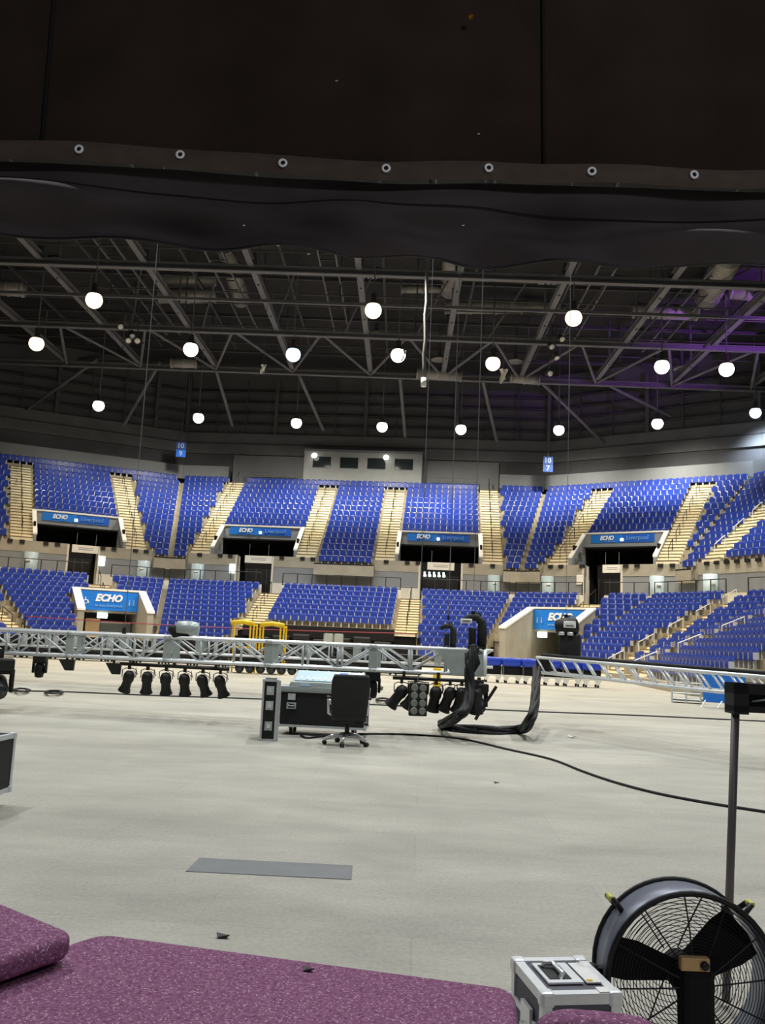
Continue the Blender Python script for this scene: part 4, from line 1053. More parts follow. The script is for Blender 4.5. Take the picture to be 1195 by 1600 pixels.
for s in range(9):
    x = 728 + 2.6 * s
    q = MB(); q.path([at(x + 3, 1008 + 3 * abs(s - 4), 14.78), at(x - 4 * math.sin(s), 1022, 14.66), at(x, 1036, 14.64), at(734 + s * .4, 1054, 14.7)], .022, 6); q.build('strand', 'cable_black', q_, True, world=True)

# ---------------------------------------------------------------- things on the floor
def floor_cable(label, pts, r=.014, z=.014):
    return drape(label, [ground(x, y, z) for x, y in pts], r, 'floor_cable', 1)
floor_cable('thin dark cable running straight across the floor behind the desk', [(-40, 1076), (20, 1079), (105, 1081), (250, 1087), (400, 1092), (560, 1100), (700, 1106), (840, 1112), (1000, 1118), (1130, 1124), (1260, 1130)], .016)
floor_cable('long black cable snaking from the desk to the right edge', [(470, 1149), (480, 1153), (500, 1151), (560, 1147), (620, 1147), (680, 1150), (730, 1156), (790, 1170), (860, 1186), (910, 1205), (960, 1222), (1020, 1238), (1080, 1250), (1140, 1260), (1260, 1278)], .016)
for cx, cy, w, nm in ((34, 1078, 14, 'left'), (84, 1081, 16, 'right'), (598, 1093, 12, 'right of the desk'), (588, 1074, 10, 'far behind the desk')):
    pts = []
    for k in range(26):
        a_ = k * .9; pts.append(ground(cx + w * (math.cos(a_) * (1 - k / 60)) + random.uniform(-1, 1), cy + 2.2 * math.sin(a_) + random.uniform(-.4, .4), .02 + .012 * (k % 3) + .002 * k))
    drape(f'heap of loose coiled cable on the floor, {nm}', pts, .018, 'cable_coil', 1)
# thin red line strung in front of the stands
a = at(40, 963, 40); b = at(650, 990, 40)
o = thing('red_line', 'thin red line strung in front of the lower stands', 'rope', (a.x, a.y, 0))
q = MB(); q.path([a + (b - a) * (k / 10) + Vector((0, 0, -.12 * math.sin(math.pi * k / 10))) for k in range(11)], .024, 6); q.build('rope', 'red_rope', o, world=True)
for e in (a, b):
    q = MB(); q.tube((e.x, e.y, 0), e, .03, 6); q.build('post', 'black_metal', o, world=True)
# grey tape on the floor
tp = MB(); pts = [ground(x, y, 0) for x, y in ((312, 1341), (551, 1353), (549, 1375), (290, 1362))]
tp.add([p + Vector((0, 0, .001)) for p in pts] + [p + Vector((0, 0, .004)) for p in pts], [(3, 2, 1, 0), (4, 5, 6, 7), (0, 1, 5, 4), (1, 2, 6, 5), (2, 3, 7, 6), (3, 0, 4, 7)])
o = tp.build('floor_tape', 'tape_grey'); tag(o, 'wide dark grey strip of tape stuck on the floor', 'tape')

def ordn_(i): return ordn(i)
# yellow steel frames in front of the centre stand
for k, (x0, x1) in enumerate(((361, 397), (407, 444))):
    D = 34.0
    a = at(x0, 974 + k * 3, D); b = at(x1, 974 + k * 3, D); ht = (a.z + b.z) / 2
    o = thing('safety_gate', ['yellow steel guard frame on the floor, left one of two, grey left post', 'yellow steel guard frame on the floor, right one of two'][k], 'frame', (a.x, D, 0))
    W_ = b.x - a.x
    q = MB(); q.path([(0, 0, ht), (W_ * .5, 0, ht + .06), (W_, 0, ht)], .09, 8); q.build('top_pad', 'yellow_paint', o, True)
    for x, m in ((0, 'roof_steel' if k == 0 else 'yellow_paint'), (W_, 'yellow_paint'), (W_ - .13, 'yellow_paint')):
        q = MB(); q.box((x, 0, ht / 2), (.06, .06, ht)); q.build('post', m, o)
    for y in (.9,):
        for x in (0, W_):
            q = MB(); q.box((x, y, ht / 2), (.06, .06, ht)); q.build('post', 'yellow_paint', o)
    for zz in (ht * .52, ht * .3):
        q = MB(); q.box((W_ / 2, .9, zz), (W_, .05, .06)); q.build('rail', 'yellow_paint', o)
    for x in (0, W_):
        q = MB(); q.box((x, .45, ht - .05), (.05, .9, .06)); q.build('rail', 'yellow_paint', o)
    q = MB(); q.rbox((W_ * .85, -.1, ht * .28), (.28, .2, .3), .05); q.build('control_box', 'yellow_paint', o)
    q = MB(); q.box((W_ / 2, .45, .35), (W_, 1.0, .12)); q.build('platform', 'black_metal', o)
# yellow box behind the right end of the near truss
p = ground(683, 1056); p = at(683, 1050, 30); o = thing('yellow_case', 'small yellow case on the floor behind the near truss', 'case', (p.x, 30, 0))
q = MB(); q.rbox((0, 0, .35), (.26, .3, .66), .05); q.build('body', 'yellow_paint', o); q = MB(); q.path([(-.08, 0, .68), (-.08, 0, .76), (.08, 0, .76), (.08, 0, .68)], .015, 6); q.build('handle', 'black_metal', o)

# dark stored blocks under the centre stand (front rows removed)
F = FAC[3]; o0, z0 = lrow(0)
s0, s1 = LA[1][1] + .4, LA[2][1] - LAW
n = 7
for k in range(n):
    c = s0 + (s1 - s0) * (k + .5) / n; w = (s1 - s0) / n * .86
    o = thing('stored_platform', f'dark covered platform trolley stored under the centre stand, {ORW[k]} from left', 'trolley', F.P(c, o0 - 1.2, 0), F.ang, 'dark trolleys under the centre stand')
    hh = 1.1 + .25 * ((k * 7) % 3) / 2
    q = MB(); q.rbox((0, 0, .25 + hh / 2), (w, 1.0, hh), .1); q.build('cover', 'black_plastic', o)
    q = MB(); q.box((0, 0, .2), (w, .9, .08)); q.build('deck', 'roof_steel_dark', o)
    for sx in (-1, 1):
        for sy in (-1, 1):
            q = MB(); q.tube((sx * w * .4 - .03, sy * .35, .08), (sx * w * .4 + .03, sy * .35, .08), .08, 10); q.build('wheel', 'black_plastic', o)
# dark valance under the front edge of the removed rows
strip(F, LA[1][1] - .5, LA[2][1] - LAW, o0 - .1, o0 + .05, z0 - .75, z0 - .02, 'trim_valance', 'void_black', None)['kind'] = 'structure'
# seat pair covers
for px, nm in ((513, 'left'), (529, 'right')):
    p = at(px, 995, 50); o = thing('folded_chair', f'pale folded chair in the dark under the centre stand, {nm} one', 'chair', (p.x, 50, 0), F.ang)
    q = MB(); q.rbox((0, 0, 1.45), (.55, .08, .55), .08); q.build('backrest', 'hoist_grey', o)
    for x in (-.2, .2):
        q = MB(); q.tube((x, 0, 0), (x, 0, 1.25), .02, 6); q.build('leg', 'roof_steel_dark', o)

# blue-topped seating trolleys
for k in range(6):
    x0 = 752 + 31 * k; D = 36.0 - .15 * k; p = at(x0 + 16, 1050, D)
    o = thing('seat_trolley', f'blue folded seat unit on a dolly by the right portal, {ORW[k]} from left', 'trolley', (p.x, D, 0), 0, 'blue folded seat units')
    q = MB(); q.rbox((0, 0, .84), (.77, .5, .36), .1, 3); q.build('seat_cover', 'tarp_blue', o, True)
    q = MB(); q.box((0, .05, .5), (.74, .4, .34)); q.build('folded_frame', 'void_black', o)
    q = MB(); q.box((-.36, -.2, .48), (.04, .05, .4)); q.build('upright', 'roof_steel', o)
    q = MB(); q.box((0, -.22, .3), (.78, .05, .06)); q.build('front_rail', 'white_trim', o)
    for sx in (-.24, .24):
        q = MB(); q.add([(sx - .15, -.24, .3), (sx + .15, -.24, .3), (sx + .04, -.24, .1), (sx - .04, -.24, .1), (sx - .15, -.19, .3), (sx + .15, -.19, .3), (sx + .04, -.19, .1), (sx - .04, -.19, .1)],
                        [(0, 1, 2, 3), (7, 6, 5, 4), (0, 4, 5, 1), (1, 5, 6, 2), (2, 6, 7, 3), (3, 7, 4, 0)]); q.build('foot_bracket', 'white_trim', o)
        for yy in (-.2, .2):
            q = MB(); q.tube((sx - .03, yy, .06), (sx + .03, yy, .06), .06, 10); q.build('wheel', 'black_plastic', o)
# long row of black road cases standing on the floor before the stands
for k in range(15):
    px = -12 + 44.8 * k; D = 40.0 - .12 * k; p = at(px + 22, 1030, D); hh = (.86, .95, .78, 1.02, .9)[(k * 3) % 5]
    if 745 < px + 22: continue
    o = thing('road_case', f'black road case in the long row behind the trusses, {ordn_(k)} from left', 'flight case', (p.x, D, 0), -.05, 'black road cases in front of the stands')
    q = MB(); q.rbox((0, 0, .07 + (hh + .07) / 2), (1.24, .7, hh + .07), .03); q.build('body', 'black_laminate', o)
    q = MB(); q.box((0, -.355, .14 + hh * .72), (1.24, .012, .05)); q.build('lid_seam', 'roof_steel_dark', o)
    q = MB(); q.box((.0, -.36, .14 + hh * .45), (.3, .012, .16)); q.build('handle_dish', 'roof_steel_dark', o)
    for sx in (-.5, .5):
        for yy in (-.25, .25):
            q = MB(); q.tube((sx - .03, yy, .07), (sx + .03, yy, .07), .07, 10); q.build('wheel', 'black_plastic', o)
# blue folding table and trolley under the right truss
p = ground(1116, 1106); o = thing('folding_table', 'blue folded table leaning on silver legs under the right truss', 'table', p, -.35)
q = MB(); q.box((0, 0, .55), (.62, .06, .8), Matrix.Rotation(-.1, 3, 'X')); q.build('table_top', 'panel_blue', o)
q = MB(); q.box((.5, .35, .6), (.75, .06, .75), Matrix.Rotation(-.1, 3, 'X')); q.build('table_top', 'panel_blue', o)
for x in (-.15, .3, .75):
    q = MB(); q.tube((x, .1, .35), (x - .22, -.25, .0), .02, 8); q.build('leg', 'alu', o)
p = ground(1072, 1099); o = thing('barrier_trolley', 'low metal barrier trolley left of the blue folded table', 'trolley', p, -.45)
for zz in (.12, .3, .62): 
    q = MB(); q.tube((-.42, 0, zz), (.42, 0, zz), .025, 8); q.build('rail', 'alu_dull', o)
for x in (-.42, 0, .42):
    q = MB(); q.tube((x, 0, .0), (x, 0, .78), .025, 8); q.build('post', 'alu_dull', o)
q = MB(); q.box((0, .3, .1), (.9, .6, .06)); q.build('deck', 'roof_steel', o)

# ---------------------------------------------------------------- flight cases
def edged_box(o, c, d, body='black_laminate', edge='alu_dull', t=.03, rot=None, corner=True):
    """laminate panels with aluminium edging and corner pieces; c = centre, d = size (local)"""
    c = Vector(c); q = MB(); q.box(c, (d[0] - .012, d[1] - .012, d[2] - .012)); q.build('panel_body', body, o)
    hx, hy, hz = d[0] / 2, d[1] / 2, d[2] / 2
    for sy in (-1, 1):
        for sz in (-1, 1):
            q = MB(); q.box(c + Vector((0, sy * (hy - t / 2), sz * (hz - t / 2))), (d[0], t, t)); q.build('edge_strip', edge, o)
    for sx in (-1, 1):
        for sz in (-1, 1):
            q = MB(); q.box(c + Vector((sx * (hx - t / 2), 0, sz * (hz - t / 2))), (t, d[1], t)); q.build('edge_strip', edge, o)
        for sy in (-1, 1):
            q = MB(); q.box(c + Vector((sx * (hx - t / 2), sy * (hy - t / 2), 0)), (t, t, d[2])); q.build('edge_strip', edge, o)
    if corner:
        for sx in (-1, 1):
            for sy in (-1, 1):
                for sz in (-1, 1):
                    q = MB(); q.rbox(c + Vector((sx * (hx - t * .55), sy * (hy - t * .55), sz * (hz - t * .55))), (t * 1.5, t * 1.5, t * 1.5), t * .35); q.build('corner_piece', edge, o)
def castors(o, xs, ys, r=.06):
    for x in xs:
        for y in ys:
            q = MB(); q.tube((x - .02, y, r), (x + .02, y, r), r, 14); w = q.build('wheel', 'black_plastic', o, True)
            q = MB(); q.box((x, y, r * 1.9), (.07, .08, r * .9)); q.build('castor_fork', 'alu_dull', w)
def dish(o, c, w, h, n_axis, m='alu_dull'):
    """recessed dish with handle on a face (n_axis: 'y-' front, 'x-' left)"""
    c = Vector(c)
    if n_axis == 'y-':
        q = MB(); q.box(c, (w, .012, h)); dp_ = q.build('dish_plate', m, o)
        q = MB(); q.box(c + Vector((0, -.004, 0)), (w * .72, .012, h * .62)); q.build('dish_recess', 'black_metal', dp_)
        q = MB(); q.path([c + Vector((-w * .28, -.01, h * .15)), c + Vector((-w * .28, -.03, -.0)), c + Vector((w * .28, -.03, -.0)), c + Vector((w * .28, -.01, h * .15))], .008, 6); q.build('handle', m, dp_)
    else:
        q = MB(); q.box(c, (.012, w, h)); dp_ = q.build('dish_plate', m, o)
        q = MB(); q.box(c + Vector((-.004, 0, 0)), (.012, w * .7, h * .6)); q.build('dish_recess', 'black_metal', dp_)
        q = MB(); q.path([c + Vector((-.01, -w * .28, 0)), c + Vector((-.03, -w * .28, 0)), c + Vector((-.03, w * .28, 0)), c + Vector((-.01, w * .28, 0))], .008, 6); q.build('handle', m, dp_)

# desk: flight case body with lighting console on top
p = ground(503, 1151)
desk = thing('console_case', 'black flight case desk on castors with aluminium edges', 'flight case', (p.x, p.y + .3, 0), -.06)
edged_box(desk, (0, 0, .42), (1.42, .62, .58), t=.035); castors(desk, (-.5, .5), (-.2, .2), .065)
dish(desk, (-.5, -.315, .46), .15, .1, 'y-'); dish(desk, (.35, -.315, .46), .15, .1, 'y-')
q = MB(); q.box((-.5, -.318, .6), (.12, .012, .1)); q.build('catch', 'alu_dull', desk)
q = MB(); q.box((.5, -.318, .6), (.12, .012, .1)); q.build('catch', 'alu_dull', desk)
q = MB(); q.box((0, 0, .735), (1.44, .66, .05)); q.build('tray_rim', 'alu_plate', desk)
con = thing('lighting_console', 'sloping lighting console with pale blue top lying on the flight case desk', 'console', desk.matrix_world @ Vector((0, 0, 0)) + Vector((p.x * 0, 0, 0)), -.06)
con.location = (p.x + .06, p.y + .3, .76)
q = MB(); q.hexa([Vector((-.62, -.28, 0)), Vector((.62, -.28, 0)), Vector((.62, .28, 0)), Vector((-.62, .28, 0))], [Vector((-.60, -.27, .07)), Vector((.60, -.27, .07)), Vector((.56, .26, .24)), Vector((-.56, .26, .24))]); q.build('chassis', 'alu_plate', con)
sl = math.atan2(.17, .53)
q = MB(); q.box((0, 0, .165), (1.08, .46, .014), Matrix.Rotation(sl, 3, 'X')); q.build('control_surface', 'screen_blue', con)
for k in range(10):
    q = MB(); q.box((-.45 + .1 * k, -.12, .133), (.03, .12, .02), Matrix.Rotation(sl, 3, 'X')); q.build('fader', 'alu', con)
for x in (-.36, .36):
    q = MB(); q.box((x, -.285, .04), (.16, .02, .05)); q.build('latch', 'screen_blue', con)
q = MB(); q.box((.22, .1, .205), (.14, .08, .02), Matrix.Rotation(sl, 3, 'X')); q.build('key_block', 'panel_blue', con)
# lid standing on end beside the desk
p2 = ground(414, 1158)
lid = thing('case_lid', 'black flight case lid standing upright on its end beside the desk', 'flight case', (p2.x + .0, p2.y + .33, 0), .10)
edged_box(lid, (0, 0, .45), (.24, .62, .9), t=.03)
q = MB(); q.box((.135, 0, .45), (.03, .6, .88)); q.build('inner_foam_edge', 'alu_dull', lid)
for zz, m in ((.74, 'alu_dull'), (.52, 'alu_dull'), (.22, 'hoist_grey')):
    q = MB(); q.box((0, -.316, zz), (.11, .014, .13)); ct_ = q.build('catch', m, lid)
    q = MB(); q.rbox((0, -.326, zz), (.05, .014, .06), .005); q.build('catch_knob', 'chrome', ct_)
# case cut by the left edge
p = ground(10, 1282)
cs = thing('flight_case', 'black flight case on castors cut off by the left edge', 'flight case', (p.x - .73, p.y + .38, 0), -.06)
edged_box(cs, (0, 0, .37), (.98, .5, .50), t=.04); castors(cs, (-.35, .38), (-.15, .15), .06)
q = MB(); q.box((0, -.252, .52), (.96, .012, .05)); q.build('lid_seam', 'alu_dull', cs)
dish(cs, (.34, -.254, .36), .2, .16, 'y-')
# small silver-edged case at the front
tl, tr_, br_, bl_ = [ground(x, y, .52) for x, y in ((797, 1496), (906, 1495), (972, 1549), (853, 1557))]
cx = (tl + tr_ + br_ + bl_) / 4; az = math.atan2((br_ - bl_).y, (br_ - bl_).x)
dpt = ((tl - bl_).length + (tr_ - br_).length) / 2; wid = ((tr_ - tl).length + (br_ - bl_).length) / 2
sc_ = thing('flight_case', 'small black flight case with bright aluminium edges beside the fan', 'flight case', (cx.x, cx.y, 0), az * .6)
edged_box(sc_, (0, 0, .2775), (wid, dpt, .485), body='board_grey', edge='alu', t=.032)
for sx in (-1, 1):
    for sy in (-1, 1):
        q = MB(); q.tube((sx * wid * .38, sy * dpt * .38, 0), (sx * wid * .38, sy * dpt * .38, .035), .025, 12); q.build('rubber_foot', 'black_plastic', sc_)
q = MB(); q.box((0, 0, .40), (wid + .006, dpt + .006, .018)); q.build('lid_seam', 'alu', sc_)
zt2 = .521
q = MB(); q.box((-.02, .01, zt2), (.12, .17, .006)); q.build('dish_plate', 'alu', sc_)
q = MB(); q.box((-.03, .01, zt2 + .002), (.075, .12, .006)); q.build('dish_recess', 'black_metal', sc_)
q = MB(); q.path([(-.055, .06, zt2), (-.055, .05, zt2 + .018), (-.02, .05, zt2 + .018), (-.02, -.04, zt2 + .018), (-.03, -.045, zt2)], .008, 8); q.build('handle', 'chrome', sc_, True)
q = MB(); q.box((.075, .01, zt2), (.05, .17, .004)); q.build('paper_label', 'paper', sc_)
q = MB(); q.box((.064, -.062, zt2 + .003), (.018, .012, .003)); q.build('orange_mark', 'yellow_paint', sc_)
q = MB(); q.box((.085, -.135, zt2 + .001), (.05, .04, .004)); q.build('paper_tag', 'paper', sc_)
q = MB(); q.box((-wid / 2 - .004, -.02, .38), (.012, .09, .12)); q.build('latch_plate', 'alu', sc_)
q = MB(); q.rbox((-wid / 2 - .014, -.02, .37), (.02, .04, .03), .008); q.build('latch_wing', 'chrome', sc_)

# ---------------------------------------------------------------- office chair
p = ground(541, 1164)
ch = thing('office_chair', 'black high-backed office chair on a chrome star base before the desk', 'chair', p, .12)
def pad(w0, w1, h, t, n=10):
    q = MB(); vs = []; fs = []
    rows = 9
    for j in range(rows + 1):
        f = j / rows; w = (w0 + (w1 - w0) * min(1, f * 1.6)) / 2
        if f > .82: w *= math.sqrt(max(0.0, 1 - ((f - .82) / .18) ** 2 * .22))
        for k in range(n):
            a = 2 * math.pi * k / n
            cx_ = math.copysign(abs(math.cos(a)) ** .45, math.cos(a)) * w; cy_ = math.copysign(abs(math.sin(a)) ** .6, math.sin(a)) * t / 2
            vs.append(Vector((cx_, cy_ + .10 * f * f, h * f)))
    for j in range(rows):
        for k in range(n): fs.append((j * n + k, j * n + (k + 1) % n, (j + 1) * n + (k + 1) % n, (j + 1) * n + k))
    fs += [tuple(range(n - 1, -1, -1)), tuple(rows * n + k for k in range(n))]
    q.add(vs, fs); return q
bk = pad(.50, .57, .68, .11, 24)
for v in bk.v: v.y = -v.y - .22; v.z += .36
bk.build('backrest', 'black_plastic', ch, True)
q = MB(); q.rbox((0, .04, .44), (.5, .5, .1), .045, 3); q.build('seat', 'black_plastic', ch, True)
q = MB(); q.tube((0, 0, .12), (0, 0, .4), .035, 12); q.build('gas_column', 'black_metal', ch, True)
q = MB(); q.rbox((0, -.1, .36), (.16, .3, .07), .02); q.build('tilt_mechanism', 'black_metal', ch)
q = MB(); q.tube((.1, 0, .33), (.28, -.02, .31), .012, 6); q.tube((.26, -.02, .31), (.31, -.02, .31), .022, 8); q.build('height_lever', 'black_metal', ch)
for sx in (-1, 1):
    q = MB(); q.path([(sx * .22, .0, .42), (sx * .29, .0, .45), (sx * .30, .05, .66), (sx * .30, -.14, .68), (sx * .27, -.2, .6)], .018, 8); q.build('arm_frame', 'chrome', ch, True)
    q = MB(); q.rbox((sx * .30, -.03, .69), (.06, .26, .03), .012); q.build('arm_pad', 'black_plastic', ch)
for k in range(5):
    a = R(90 + 72 * k + 20); x, y = math.cos(a), math.sin(a)
    q = MB(); q.path([(x * .03, y * .03, .15), (x * .18, y * .18, .135), (x * .32, y * .32, .085)], [.036, .032, .024], 8); lg = q.build('base_arm', 'chrome', ch, True)
    q = MB(); tx, ty = -y, x
    for s in (-.018, .018): q.tube((x * .33 + tx * (s - .01), y * .33 + ty * (s - .01), .034), (x * .33 + tx * (s + .01), y * .33 + ty * (s + .01), .034), .034, 12)
    q.build('castor', 'black_plastic', lg, True)

# ---------------------------------------------------------------- foreground: drum fan
FC = at(1086, 1540, 3.1); fz = FC.z
fan = thing('drum_fan', 'large black and grey drum fan with wire guard beside the small case', 'fan', (FC.x, 3.2, 0))
YF, YB = -.08, .10; FR = .285
def RX(y): return Matrix.Translation((0, y, fz)) @ Matrix.Rotation(R(90), 4, 'X')
q = MB(); n = 48
vs = []; prof = [(FR, YF), (FR + .004, 0), (FR, YB), (FR - .008, YB), (FR - .008, YF)]
for r_, y in prof:
    for k in range(n):
        a = 2 * math.pi * k / n; vs.append((r_ * math.cos(a), y, fz + r_ * math.sin(a)))
m_ = len(prof)
q.add(vs, [(i * n + k, ((i + 1) % m_) * n + k, ((i + 1) % m_) * n + (k + 1) % n, i * n + (k + 1) % n) for i in range(m_) for k in range(n)]); q.build('drum', 'fan_grey', fan, True)
for y in (YF, YB):
    q = MB(); q.torus(FR + .004, .009, RX(y), 48, 8); q.build('rim', 'black_metal', fan, True)
for sgn, y0, nm in ((-1, YF, 'front_guard'), (1, YB, 'rear_guard')):
    rings = 22 if sgn < 0 else 12
    g = MB()
    for k in range(rings):
        rr = .06 + (FR - .065) * k / (rings - 1)
        bulge = .035 * math.cos(rr / FR * 1.45)
        g.torus(rr, .0014, RX(y0 + sgn * bulge), 40, 4)
    g.build(nm, 'black_metal', fan)
    for k in range(12 if sgn < 0 else 6):
        a = 2 * math.pi * k / (12 if sgn < 0 else 6) + .1
        pts = []
        for j in range(7):
            rr = .05 + (FR - .05) * j / 6; pts.append((rr * math.cos(a), y0 + sgn * (.035 * math.cos(rr / FR * 1.45) - .002), fz + rr * math.sin(a)))
        q = MB(); q.path(pts, .0028, 5); q.build('guard_spoke', 'black_metal', fan)
for a0 in (R(170), R(36), R(284)):
    ca, sa = math.cos(a0), math.sin(a0); nr, nt = 6, 4; vs = []
    for i in range(nr + 1):
        rr = .03 + (.262 - .03) * i / nr; hw = .042 + .034 * min(1, i / nr * 1.5)
        for j in range(nt + 1):
            u = -1 + 2 * j / nt; r2 = rr - (.018 * u * u if i == nr else 0)
            vs.append((r2 * ca - u * hw * sa, .01 + u * .03, fz + r2 * sa + u * hw * ca))
    k0 = len(vs); vs += [(x, y + .006, z) for x, y, z in vs]; fs = []
    for i in range(nr):
        for j in range(nt):
            a_ = i * (nt + 1) + j; fs.append((a_, a_ + 1, a_ + nt + 2, a_ + nt + 1)); fs.append((k0 + a_ + nt + 1, k0 + a_ + nt + 2, k0 + a_ + 1, k0 + a_))
    q = MB(); q.add(vs, fs); q.build('fan_blade', 'void_black', fan, True)
q = MB(); q.lathe([(.03, -.06), (.06, -.04), (.06, .1), (.04, .12)], 18, Matrix.Translation((0, .04, fz)) @ Matrix.Rotation(R(90), 4, 'X')); q.build('hub', 'void_black', fan, True)
q = MB(); q.rbox((-.012, -.125, fz + .078), (.098, .03, .044), .006); bp_ = q.build('badge_plate', 'tan_plate', fan)
q = MB(); q.lathe([(.014, 0), (.014, .012), (.006, .014)], 14, Matrix.Translation((.016, -.14, fz + .078)) @ Matrix.Rotation(R(90), 4, 'X')); q.build('badge_knob', 'black_metal', bp_, True)
q = MB(); q.rbox((0, -.12, fz - .07), (.11, .05, .26), .02); q.build('motor_housing', 'void_black', fan)
for sx in (-1, 1):
    q = MB(); q.path([(sx * (FR + .03), .0, .02), (sx * (FR + .035), .0, fz), (sx * (FR + .03), .0, fz + .02)], .016, 8); q.build('stand_arm', 'black_metal', fan, True)
    q = MB(); q.tube((sx * (FR + .0), 0, fz), (sx * (FR + .06), 0, fz), .02, 10); q.build('pivot_knob', 'black_metal', fan)
    a = R(42); x, z = math.cos(a) * FR, math.sin(a) * FR
    q = MB(); q.path([(sx * x, .02, fz + z), (sx * (x + .03), .02, fz + z + .038), (sx * (x + .04), .07, fz + z + .038), (sx * (x), .09, fz + z)], .010, 8); hd = q.build('carry_handle', 'black_metal', fan, True)
    q = MB(); q.rbox((sx * (x + .037), .045, fz + z + .04), (.02, .05, .02), .007); q.build('handle_grip', 'yellow_green', hd)
q = MB(); q.path([(-.33, -.16, .025), (-.33, .2, .025), (.33, .2, .025), (.33, -.16, .025)], .018, 8); q.build('stand_base', 'black_metal', fan, True)
for sx in (-1, 1):
    q = MB(); q.tube((sx * .33 - .02, .2, .06), (sx * .33 + .02, .2, .06), .06, 16); q.build('wheel', 'black_plastic', fan, True)

# pole stand with a black light box at the right
pt_ = at(1149, 1108, 4.25); pb_ = at(1139, 1420, 4.25)
bx_ = pb_.x - (pt_.x - pb_.x) * (pb_.z / (pt_.z - pb_.z))
stand = thing('pole_stand', 'thin dark pole stand behind the fan', 'stand', (bx_, 4.25, 0))
q = MB(); q.tube((0, 0, .02), (pt_.x - bx_, 0, pt_.z), .019, 12); q.build('pole', 'pole_grey', stand, True)
for k in range(3):
    a = R(100 + 120 * k); q = MB(); q.path([(0, 0, .38), (math.cos(a) * .36, math.sin(a) * .36, .015)], .012, 8); q.build('leg', 'black_metal', stand)
q = MB(); q.tube((.01, 0, .36), (.012, 0, .44), .028, 12); q.build('collar', 'black_metal', stand)
lx = at(1139, 1090, 4.25)
box_ = thing('light_box', 'black framed light box on top of the pole stand at the right edge', 'stage light', (lx.x, 4.25, pt_.z - .01), -.02)
W_, H_ = .62, .135
for z0_, h_ in ((0.0, .03), (H_ - .05, .05)):
    q = MB(); q.box((W_ / 2, 0, z0_ + h_ / 2), (W_, .12, h_)); q.build('frame_bar', 'black_plastic', box_)
q = MB(); q.box((.035, 0, H_ / 2 - .005), (.07, .12, H_ + .01)); q.build('frame_end', 'black_plastic', box_)
q = MB(); q.box((W_ - .03, 0, H_ / 2), (.06, .12, H_)); q.build('frame_end', 'black_plastic', box_)
q = MB(); q.box((W_ / 2, .03, H_ / 2), (W_ - .1, .03, H_ - .06)); q.build('diffuser', 'glass_dark', box_)
q = MB(); q.path([(.1, -.02, .05), (.16, -.03, .062), (.3, -.03, .05), (.5, -.03, .055)], .006, 6); q.build('lamp_tube', 'hoist_grey', box_, True)

# ---------------------------------------------------------------- foreground: purple padded seats
def slab(label, poly, z, th, r=.04, name='padded_bench', legs=(), m='purple_carpet'):
    """poly: plan outline (world xy, counter-clockwise); rounded upholstered slab"""
    c = sum((Vector((p[0], p[1], 0)) for p in poly), Vector()) / len(poly)
    o = thing(name, label, 'bench', (c.x, c.y, 0))
    bm = bmesh.new()
    lo = [bm.verts.new((p[0] - c.x, p[1] - c.y, z - th)) for p in poly]; hi = [bm.verts.new((p[0] - c.x, p[1] - c.y, z)) for p in poly]
    n = len(poly)
    bm.faces.new(hi); bm.faces.new(lo[::-1])
    for i in range(n): bm.faces.new((lo[i], lo[(i + 1) % n], hi[(i + 1) % n], hi[i]))
    bmesh.ops.recalc_face_normals(bm, faces=bm.faces)
    vert_e = [e for e in bm.edges if abs(e.verts[0].co.z - e.verts[1].co.z) > th * .5]
    bmesh.ops.bevel(bm, geom=vert_e, offset=.06, segments=5, profile=.5, affect='EDGES')
    hor = [e for e in bm.edges if abs(e.verts[0].co.z - e.verts[1].co.z) < 1e-5 and len(e.link_faces) == 2 and abs(e.link_faces[0].normal.z - e.link_faces[1].normal.z) > .5]
    bmesh.ops.bevel(bm, geom=hor, offset=r, segments=4, profile=.5, affect='EDGES')
    me = bpy.data.meshes.new('cushion'); bm.to_mesh(me); bm.free(); me.materials.append(MATS[m])
    for f in me.polygons: f.use_smooth = True
    cu = bpy.data.objects.new('cushion', me); COL.objects.link(cu); cu.parent = o
    for i in range(n):
        f = .8; x = (poly[i][0] - c.x) * f; y = (poly[i][1] - c.y) * f
        q = MB(); q.tube((x, y, 0), (x, y, z - th * .6), .018, 8); q.build('leg', 'black_metal', o)
    return o
ZS = .57
def gp(x, y, z=ZS): v = ground(x, y, z); return (v.x, v.y)
mid = [gp(158, 1455), gp(-260, 1590), gp(-60, 2100), gp(850, 2100), gp(806, 1541)]
slab('large purple flecked upholstered bench filling the bottom of the view', mid, ZS, .10, .035)
ZL = .66
lf = [gp(122, 1458, ZL), gp(-40, 1392, ZL), gp(-420, 1480, ZL), gp(-300, 1600, ZL)]
slab('purple flecked upholstered bench cut by the left edge', lf, ZL, .07, .022)
